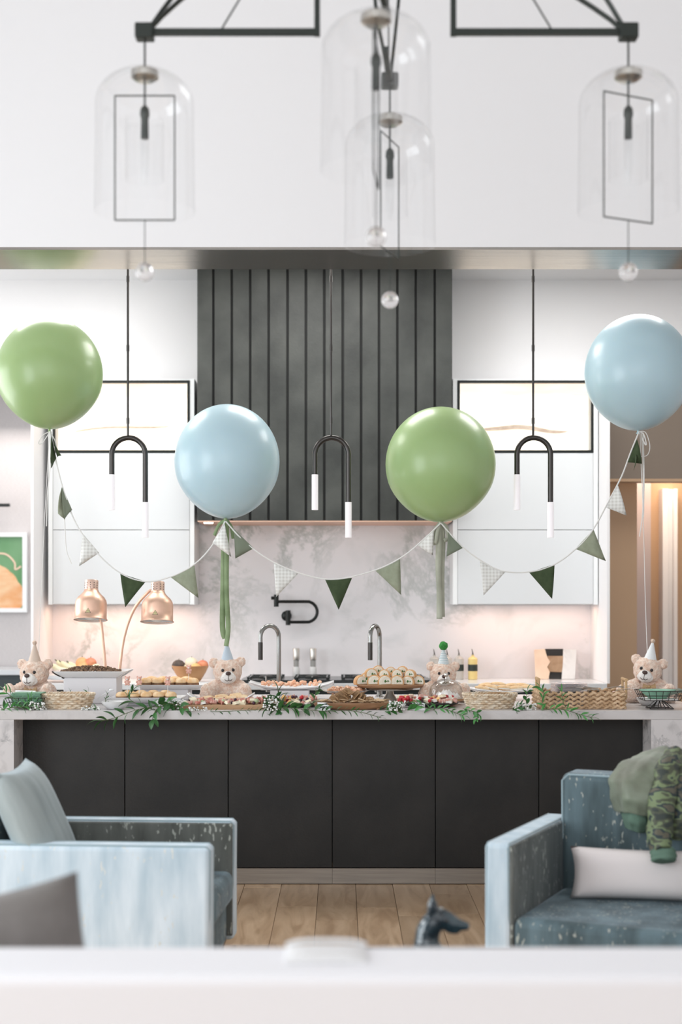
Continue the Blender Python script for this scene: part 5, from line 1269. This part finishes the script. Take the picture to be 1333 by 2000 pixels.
# bottles
for px, m, lab in ((849, 'clearfill', 'clear oil bottle left of the green pompom'), (874, 'clearfill', 'clear oil bottle right behind the green pompom'), (897, 'clearfill', 'clear oil bottle with black label, second from right'), (924, 'oil', 'yellow oil bottle with black label, rightmost')):
    D = 9.85; t = empty('oil_bottle', (PX(px, D), D, .91), lab+', on the back counter', 'bottle', 'pourer bottles on the back counter'); zs_ = PZ(1285, D)-.91
    lb(MB().lathe([(.030, 0), (.033, .004), (.033, zs_-.006), (.028, zs_), (.010, zs_+.012), (.010, zs_+.022)], 24), 'bottle', M[m], t)
    lb(MB().lathe([(.0338, zs_*.40), (.0338, zs_*.70)], 24, cap=False), 'label_band', M['blacklabel'], t)
    lb(MB().lathe([(.0343, zs_*.5), (.0343, zs_*.6)], 6, cap=False, sx=.1), 'label_print', M['cabedge'], t) if False else None
    lb(MB().tube([(0, 0, zs_+.02), (0, 0, zs_+.035), (-.006, 0, zs_+.062)], [.007, .004, .002], 8), 'pourer', M['gunmetal'], t)
# boards leaning right
D = 9.9
def board_poly(name, pts, D, m, label, th=.012, lean=-.10):
    base = min(z for x, z in [(PX(a, D), PZ(b, D)) for a, b in pts]); cx_ = sum(PX(a, D) for a, b in pts)/len(pts)
    o = MB().prism([(PX(a, D)-cx_, PZ(b, D)-base) for a, b in pts], 0, th).build(name, m, smooth=False, bev=.002); o.location = (cx_, D, .912); o.rotation_euler = (lean, 0, 0); return tag(o, label, 'board')
board_poly('marble_board', [(1098, 1332), (1102, 1273), (1128, 1274), (1124, 1332)], 9.86, marble_mat('white_marble_board', (.80, .78, .76), (.5, .5, .5), (.7, .68, .66), 3), 'white marble board leaning at the right of the boards on the back counter')
board_poly('slate_board', [(1074, 1332), (1068, 1300), (1066, 1273), (1102, 1273), (1100, 1300), (1098, 1332)], 9.88, mat('black_and_wood_board', (.02, .018, .016), .5), 'black board standing between the wooden and marble boards')
board_poly('cork_board', [(1072, 1312), (1069, 1296), (1067, 1281), (1102, 1281), (1101, 1300), (1098, 1313)], 9.865, mat('brown_wood_band', (.34, .21, .12), .7, var=(.44, .29, .18), scale=25), 'brown wood band board before the black board', th=.008)
bpy.data.objects['cork_board'].location.z = PZ(1313, 9.865)
board_poly('onyx_board', [(1047, 1332), (1045, 1274), (1066, 1273), (1070, 1288), (1076, 1298), (1070, 1308), (1075, 1318), (1072, 1332)], 9.85, mat('peach_onyx', (.85, .66, .50), .5, var=(.80, .55, .40), scale=8), 'peach stone board with a wavy edge, leftmost of the boards')
# ---------------------------------------------------------------- living room furniture
def pillow(name, w, h, d, m, label, cat='pillow', nu=18, par=None):
    g = MB()
    def mk(sg):
        def f(u, v):
            x = u*2-1; y = v*2-1; e = (1-x**4)*(1-y**4); pin = 1-.07*(1-abs(x))**0*(abs(y)**0)*0
            px_ = x*w/2*(1-.06*(1-y*y)); pz_ = y*h/2*(1-.08*(1-x*x))
            return (px_, sg*d/2*max(0, e)**.55, pz_)
        return f
    g.grid(mk(-1), nu, nu); g.grid(mk(1), nu, nu)
    o = g.build(name, m); 
    bm = bmesh.new(); bm.from_mesh(o.data); bmesh.ops.remove_doubles(bm, verts=bm.verts, dist=.0005); bmesh.ops.recalc_face_normals(bm, faces=bm.faces); bm.to_mesh(o.data); bm.free()
    for p in o.data.polygons: p.use_smooth = True
    if label: tag(o, label, cat)
    return o
def armchair(loc, rz, w, d, label, ah=.57, sh=.32, bh=.755, at=.10, bt=.16):
    t = empty('armchair', loc, label, 'armchair', 'blue velvet armchairs', rz=rz); h = w/2
    for s in (-1, 1):
        xa, xb = (s*h, s*(h-at))
        a = lb(MB().box2((min(xa, xb), 0, .07), (max(xa, xb), d, ah)), 'arm', M['velvet_lit'], t, bev=.022, seg=4)
        lb(MB().box2((xb-s*.006, .006, .09), (xb+s*.014, d-bt+.02, ah-.007)), 'inner_shade_panel', M['velvet_shade'], a, bev=.006)  # thin added sheet that carries the inner arm's shade in its colour
        g = MB()
        for x in (xa-s*.012, xb+s*.012): g.tube([(x, .01, .09), (x, .004, ah-.016), (x, .016, ah-.003), (x, d-.02, ah-.003)], .0045, 6)
        lb(g, 'piping', M['piping'], a)
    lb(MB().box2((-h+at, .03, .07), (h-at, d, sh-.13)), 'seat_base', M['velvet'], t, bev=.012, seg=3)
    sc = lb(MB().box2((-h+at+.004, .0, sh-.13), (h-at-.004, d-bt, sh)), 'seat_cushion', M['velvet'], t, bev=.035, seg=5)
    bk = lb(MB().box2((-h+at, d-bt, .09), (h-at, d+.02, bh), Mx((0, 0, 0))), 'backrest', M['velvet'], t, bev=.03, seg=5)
    lb(MB().tube([(-h+at+.005, d-bt+.01, .5), (-h+at+.005, d-bt+.006, bh-.03), (-h+at+.03, d-bt+.006, bh-.006), (h-at-.03, d-bt+.006, bh-.006), (h-at-.005, d-bt+.006, bh-.03), (h-at-.005, d-bt+.01, .5)], .0045, 6), 'piping', M['piping'], bk)
    lb(MB().box2((-h+.04, .05, 0), (h-.04, d-.03, .07)), 'plinth_base', M['tabledk'], t, smooth=False)
    return t
# left chair faces +X (seen from its side)
lc = armchair((-.455, 5.56, 0), PI/2-.07, .70, 1.0, 'blue velvet armchair at left, seen side on', ah=.557, bh=.66, sh=.36)
o = pillow('cushion', .50, .50, .17, M['velvetcush'], 'grey velvet cushion leaning against the back of the left armchair', 'cushion')
o.location = (-1.175, 5.50, .595); o.rotation_euler = (0, -.42, PI/2)
o.rotation_euler = Euler((0, 0, PI/2)).to_matrix().to_4x4().to_euler(); o.rotation_euler = (Matrix.Rotation(-.42, 4, 'Y') @ Matrix.Rotation(PI/2, 4, 'Z')).to_euler()
# right chair
th = math.radians(-25); wR = .86; cR = Vector((PX(945, 5.2), 5.2, 0))+Vector((math.cos(th), math.sin(th), 0))*wR/2
rc = armchair(cR, th, wR, .80, 'blue velvet armchair at right with a camouflage jacket over its back', ah=.577, sh=.31, bh=.765, at=.105)
RM = Matrix.Translation(cR) @ Matrix.Rotation(th, 4, 'Z')
o = pillow('lumbar_pillow', .58, .20, .12, M['blush'], 'blush white lumbar pillow on the seat of the right armchair', 'pillow')
p = RM @ Vector((.055, .50, .31+.10)); o.location = p; o.rotation_euler = (-.25, 0, th+.25)
# jacket draped over backrest
t = empty('jacket', (0, 0, 0), 'olive and camouflage jacket draped over the back of the right armchair', 'jacket')
P0_ = P
def P(px, py, D): return P0_(px, py, D-.10)
rows = [ # each row: list of (px,py,D) left->right
 [(1243, 1488, 5.90), (1265, 1474, 5.92), (1290, 1468, 5.90), (1320, 1474, 5.88), (1350, 1480, 5.86)],
 [(1215, 1500, 5.78), (1240, 1493, 5.72), (1268, 1490, 5.70), (1288, 1496, 5.68), (1300, 1500, 5.68)],
 [(1197, 1530, 5.74), (1222, 1528, 5.62), (1250, 1528, 5.60), (1272, 1532, 5.58), (1288, 1535, 5.62)],
 [(1200, 1558, 5.74), (1222, 1560, 5.60), (1246, 1562, 5.58), (1266, 1566, 5.57), (1280, 1568, 5.62)],
 [(1212, 1582, 5.74), (1228, 1584, 5.62), (1246, 1588, 5.60), (1262, 1592, 5.60), (1276, 1594, 5.64)]]
def cloth(rows, m, name, th_=.008, sub=2):
    vs = [P(*p) for r in rows for p in r]; n = len(rows[0]); fs = [(j*n+i, j*n+i+1, (j+1)*n+i+1, (j+1)*n+i) for j in range(len(rows)-1) for i in range(n-1)]
    o = lb(MB().add(vs, fs), name, m, t, ang=180); solid(o, th_, 1); subs(o, 3); o.modifiers['sub'].subdivision_type = 'SIMPLE'; sm_ = o.modifiers.new('smooth', 'SMOOTH'); sm_.factor = .5; sm_.iterations = 10
    tx = bpy.data.textures.get('folds') or bpy.data.textures.new('folds', 'CLOUDS'); tx.noise_scale = .10
    d = o.modifiers.new('folds', 'DISPLACE'); d.texture = tx; d.strength = .034; d.mid_level = .5
    return o
cloth(rows, M['jacket'], 'body_panel', .02)
cloth([[(1211, 1578, 5.72), (1228, 1581, 5.61), (1246, 1586, 5.59), (1264, 1590, 5.60)], [(1214, 1600, 5.72), (1230, 1604, 5.62), (1248, 1608, 5.60), (1265, 1610, 5.61)], [(1219, 1620, 5.73), (1232, 1624, 5.66), (1248, 1626, 5.64), (1260, 1624, 5.65)]], M['rib'], 'ribbed_hem', .016)
def sleeve(pts, rad, m, name):
    sp = smooth_pts([P(*q) for q in pts], 5); n = len(sp); rs = []
    for i in range(n):
        u = i/(n-1)*(len(rad)-1); k = min(int(u), len(rad)-2); rs.append((rad[k]*(1-(u-k))+rad[k+1]*(u-k))*(1+.06*math.sin(i*1.9)))
    o = lb(MB().tube(sp, rs, 18, sq=(1, .75)), name, m, t); subs(o, 1)
    tx = bpy.data.textures.get('folds'); d = o.modifiers.new('folds', 'DISPLACE'); d.texture = tx; d.strength = .03; d.mid_level = .5
    return o
sl = sleeve([(1322, 1486, 5.80), (1310, 1510, 5.66), (1300, 1550, 5.58), (1293, 1600, 5.54), (1288, 1640, 5.50), (1296, 1668, 5.46)], [.060, .075, .078, .072, .058, .046], M['camo'], 'sleeve'); sl['label'] = 'camouflage sleeve'
o = sleeve([(1294, 1662, 5.47), (1296, 1674, 5.45), (1297, 1684, 5.44)], [.046, .050, .044], M['rib'], 'cuff')
sleeve([(1345, 1492, 5.80), (1335, 1530, 5.62), (1330, 1590, 5.56), (1325, 1640, 5.56)], [.055, .065, .06, .05], M['camo'], 'front_panel')
P = P0_
# foreground white sofa, seen from behind
t = empty('sofa', (0, 2.76, 0), 'white linen sofa back across the bottom foreground', 'sofa')
lb(MB().box2((-1.5, 0, .06), (1.5, .24, .734)), 'backrest', M['sofa'], t, bev=.02, seg=4)
lb(MB().box2((-1.5, .24, .06), (1.5, .78, .22)), 'seat_base', M['sofa'], t, bev=.02, seg=3)
for i in range(2): lb(MB().box2((-1.3+i*1.3, .24, .22), (-.005+i*1.3, .78, .32)), 'seat_cushion', M['sofa'], t, bev=.04, seg=4)
for s in (-1, 1): lb(MB().box2((s*1.5-(.2 if s > 0 else 0), .24, .06), (s*1.5+(.2 if s < 0 else 0), .78, .56)), 'arm', M['sofa'], t, bev=.03, seg=3)
for sx in (-1.4, 1.4):
    for sy in (.06, .7): lb(MB().lathe([(.02, 0), (.026, .06)], 12, Mx((sx, sy, 0))), 'foot', M['tabledk'], t)
o = pillow('throw_pillow', .50, .42, .16, M['taupepillow'], 'taupe velvet throw pillow standing behind the white sofa back, bottom left', 'pillow')
o.location = (PX(165, 3.16)-.225, 3.17, .600); o.rotation_euler = (-.10, -.2, 0)
# crochet throw on the sofa back
t = empty('crochet_throw', (PX(638, 2.98), 2.9, .734), 'small white crochet piece lying on top of the white sofa back', 'throw'); g = MB()
def f(u, v):
    x = (u*2-1)*.082; y = v*.14-.05; e = (1-abs(u*2-1)**4); return (x*(1+.02*math.sin(v*40)), y, .002+.010*e*(math.sin(PI*min(1, v*1.05))**.5 if v < 1 else 0)+.002*math.sin(u*60)*math.sin(v*50))
g.grid(f, 48, 24); solid(lb(g, 'knit', M['lace'], t), .004); q = MB()
for i in range(24):
    u = i/23; q.ell(((u*2-1)*.080, .088, .006+.008*(1-abs(u*2-1)**4)), (.0055, .006, .005), 8, 5)
lb(q, 'scalloped_edge', M['lace'], t)
# coffee table
TY1 = 4.232; tz = .43
t = empty('coffee_table', (0, 3.8, 0), 'low dark coffee table just beyond the white sofa', 'coffee table')
lb(MB().box2((-.12, -.18, tz-.035), (PX(1118, TY1), TY1-3.8, tz)), 'tabletop', M['tabledk'], t, bev=.004, smooth=False)
for sx in (-.08, PX(1100, TY1)-.02):
    for sy in (-.14, TY1-3.8-.04): lb(MB().box2((sx-.02, sy-.02, 0), (sx+.02, sy+.02, tz-.035)), 'leg', M['tabledk'], t, smooth=False)
# animal sculpture (pricked-ear head on a slender neck)
SD = 4.12
t = empty('animal_sculpture', (PX(850, SD), SD, tz), 'dark teal glazed animal head sculpture with pricked ears on the coffee table', 'sculpture')
def q_(px, py): return Vector((PX(px, SD)-PX(850, SD), 0, PZ(py, SD)-tz))
g = MB()
g.tube(smooth_pts([q_(838, 1862), q_(834, 1838), q_(840, 1812), q_(856, 1796)], 4), [.050, .046, .042, .040, .037, .035, .034, .034, .034, .034, .034, .033, .032], 14)
g.tube(smooth_pts([q_(842, 1792), q_(862, 1795), q_(885, 1803), q_(905, 1808), q_(917, 1810)], 4), [.022, .030, .033, .034, .033, .031, .029, .027, .024, .021, .018, .016, .015, .014, .013, .011, .007], 14)
g.ell(q_(856, 1792), (.036, .034, .030)); g.ell(q_(880, 1815), (.030, .022, .012), rot=(0, .3, 0))
g.box(q_(842, 1862)+Vector((0, 0, .006)), (.10, .08, .012))
for s in (-1, 1):
    g.add([], []); c = q_(846, 1785)+Vector((0, s*.018, 0)); g.tube([c, c+Vector((.0, s*.004, .03)), q_(845+s*2, 1748)+Vector((0, s*.024, 0))], [.018, .014, .003], 10, sq=(1, .6))
o = lb(g, 'body', M['ceramic'], t); r = o.modifiers.new('remesh', 'REMESH'); r.mode = 'VOXEL'; r.voxel_size = .0045; r.use_smooth_shade = True
sm_ = o.modifiers.new('smooth', 'SMOOTH'); sm_.factor = .5; sm_.iterations = 2
tx = bpy.data.textures.new('ripple', 'CLOUDS'); tx.noise_scale = .02; d = o.modifiers.new('ripple', 'DISPLACE'); d.texture = tx; d.strength = .008
for s in (-1, 1): lb(MB().ell(q_(872, 1795)+Vector((0, s*.028, 0)), (.005, .004, .005)), 'eye', M['eye'], t)
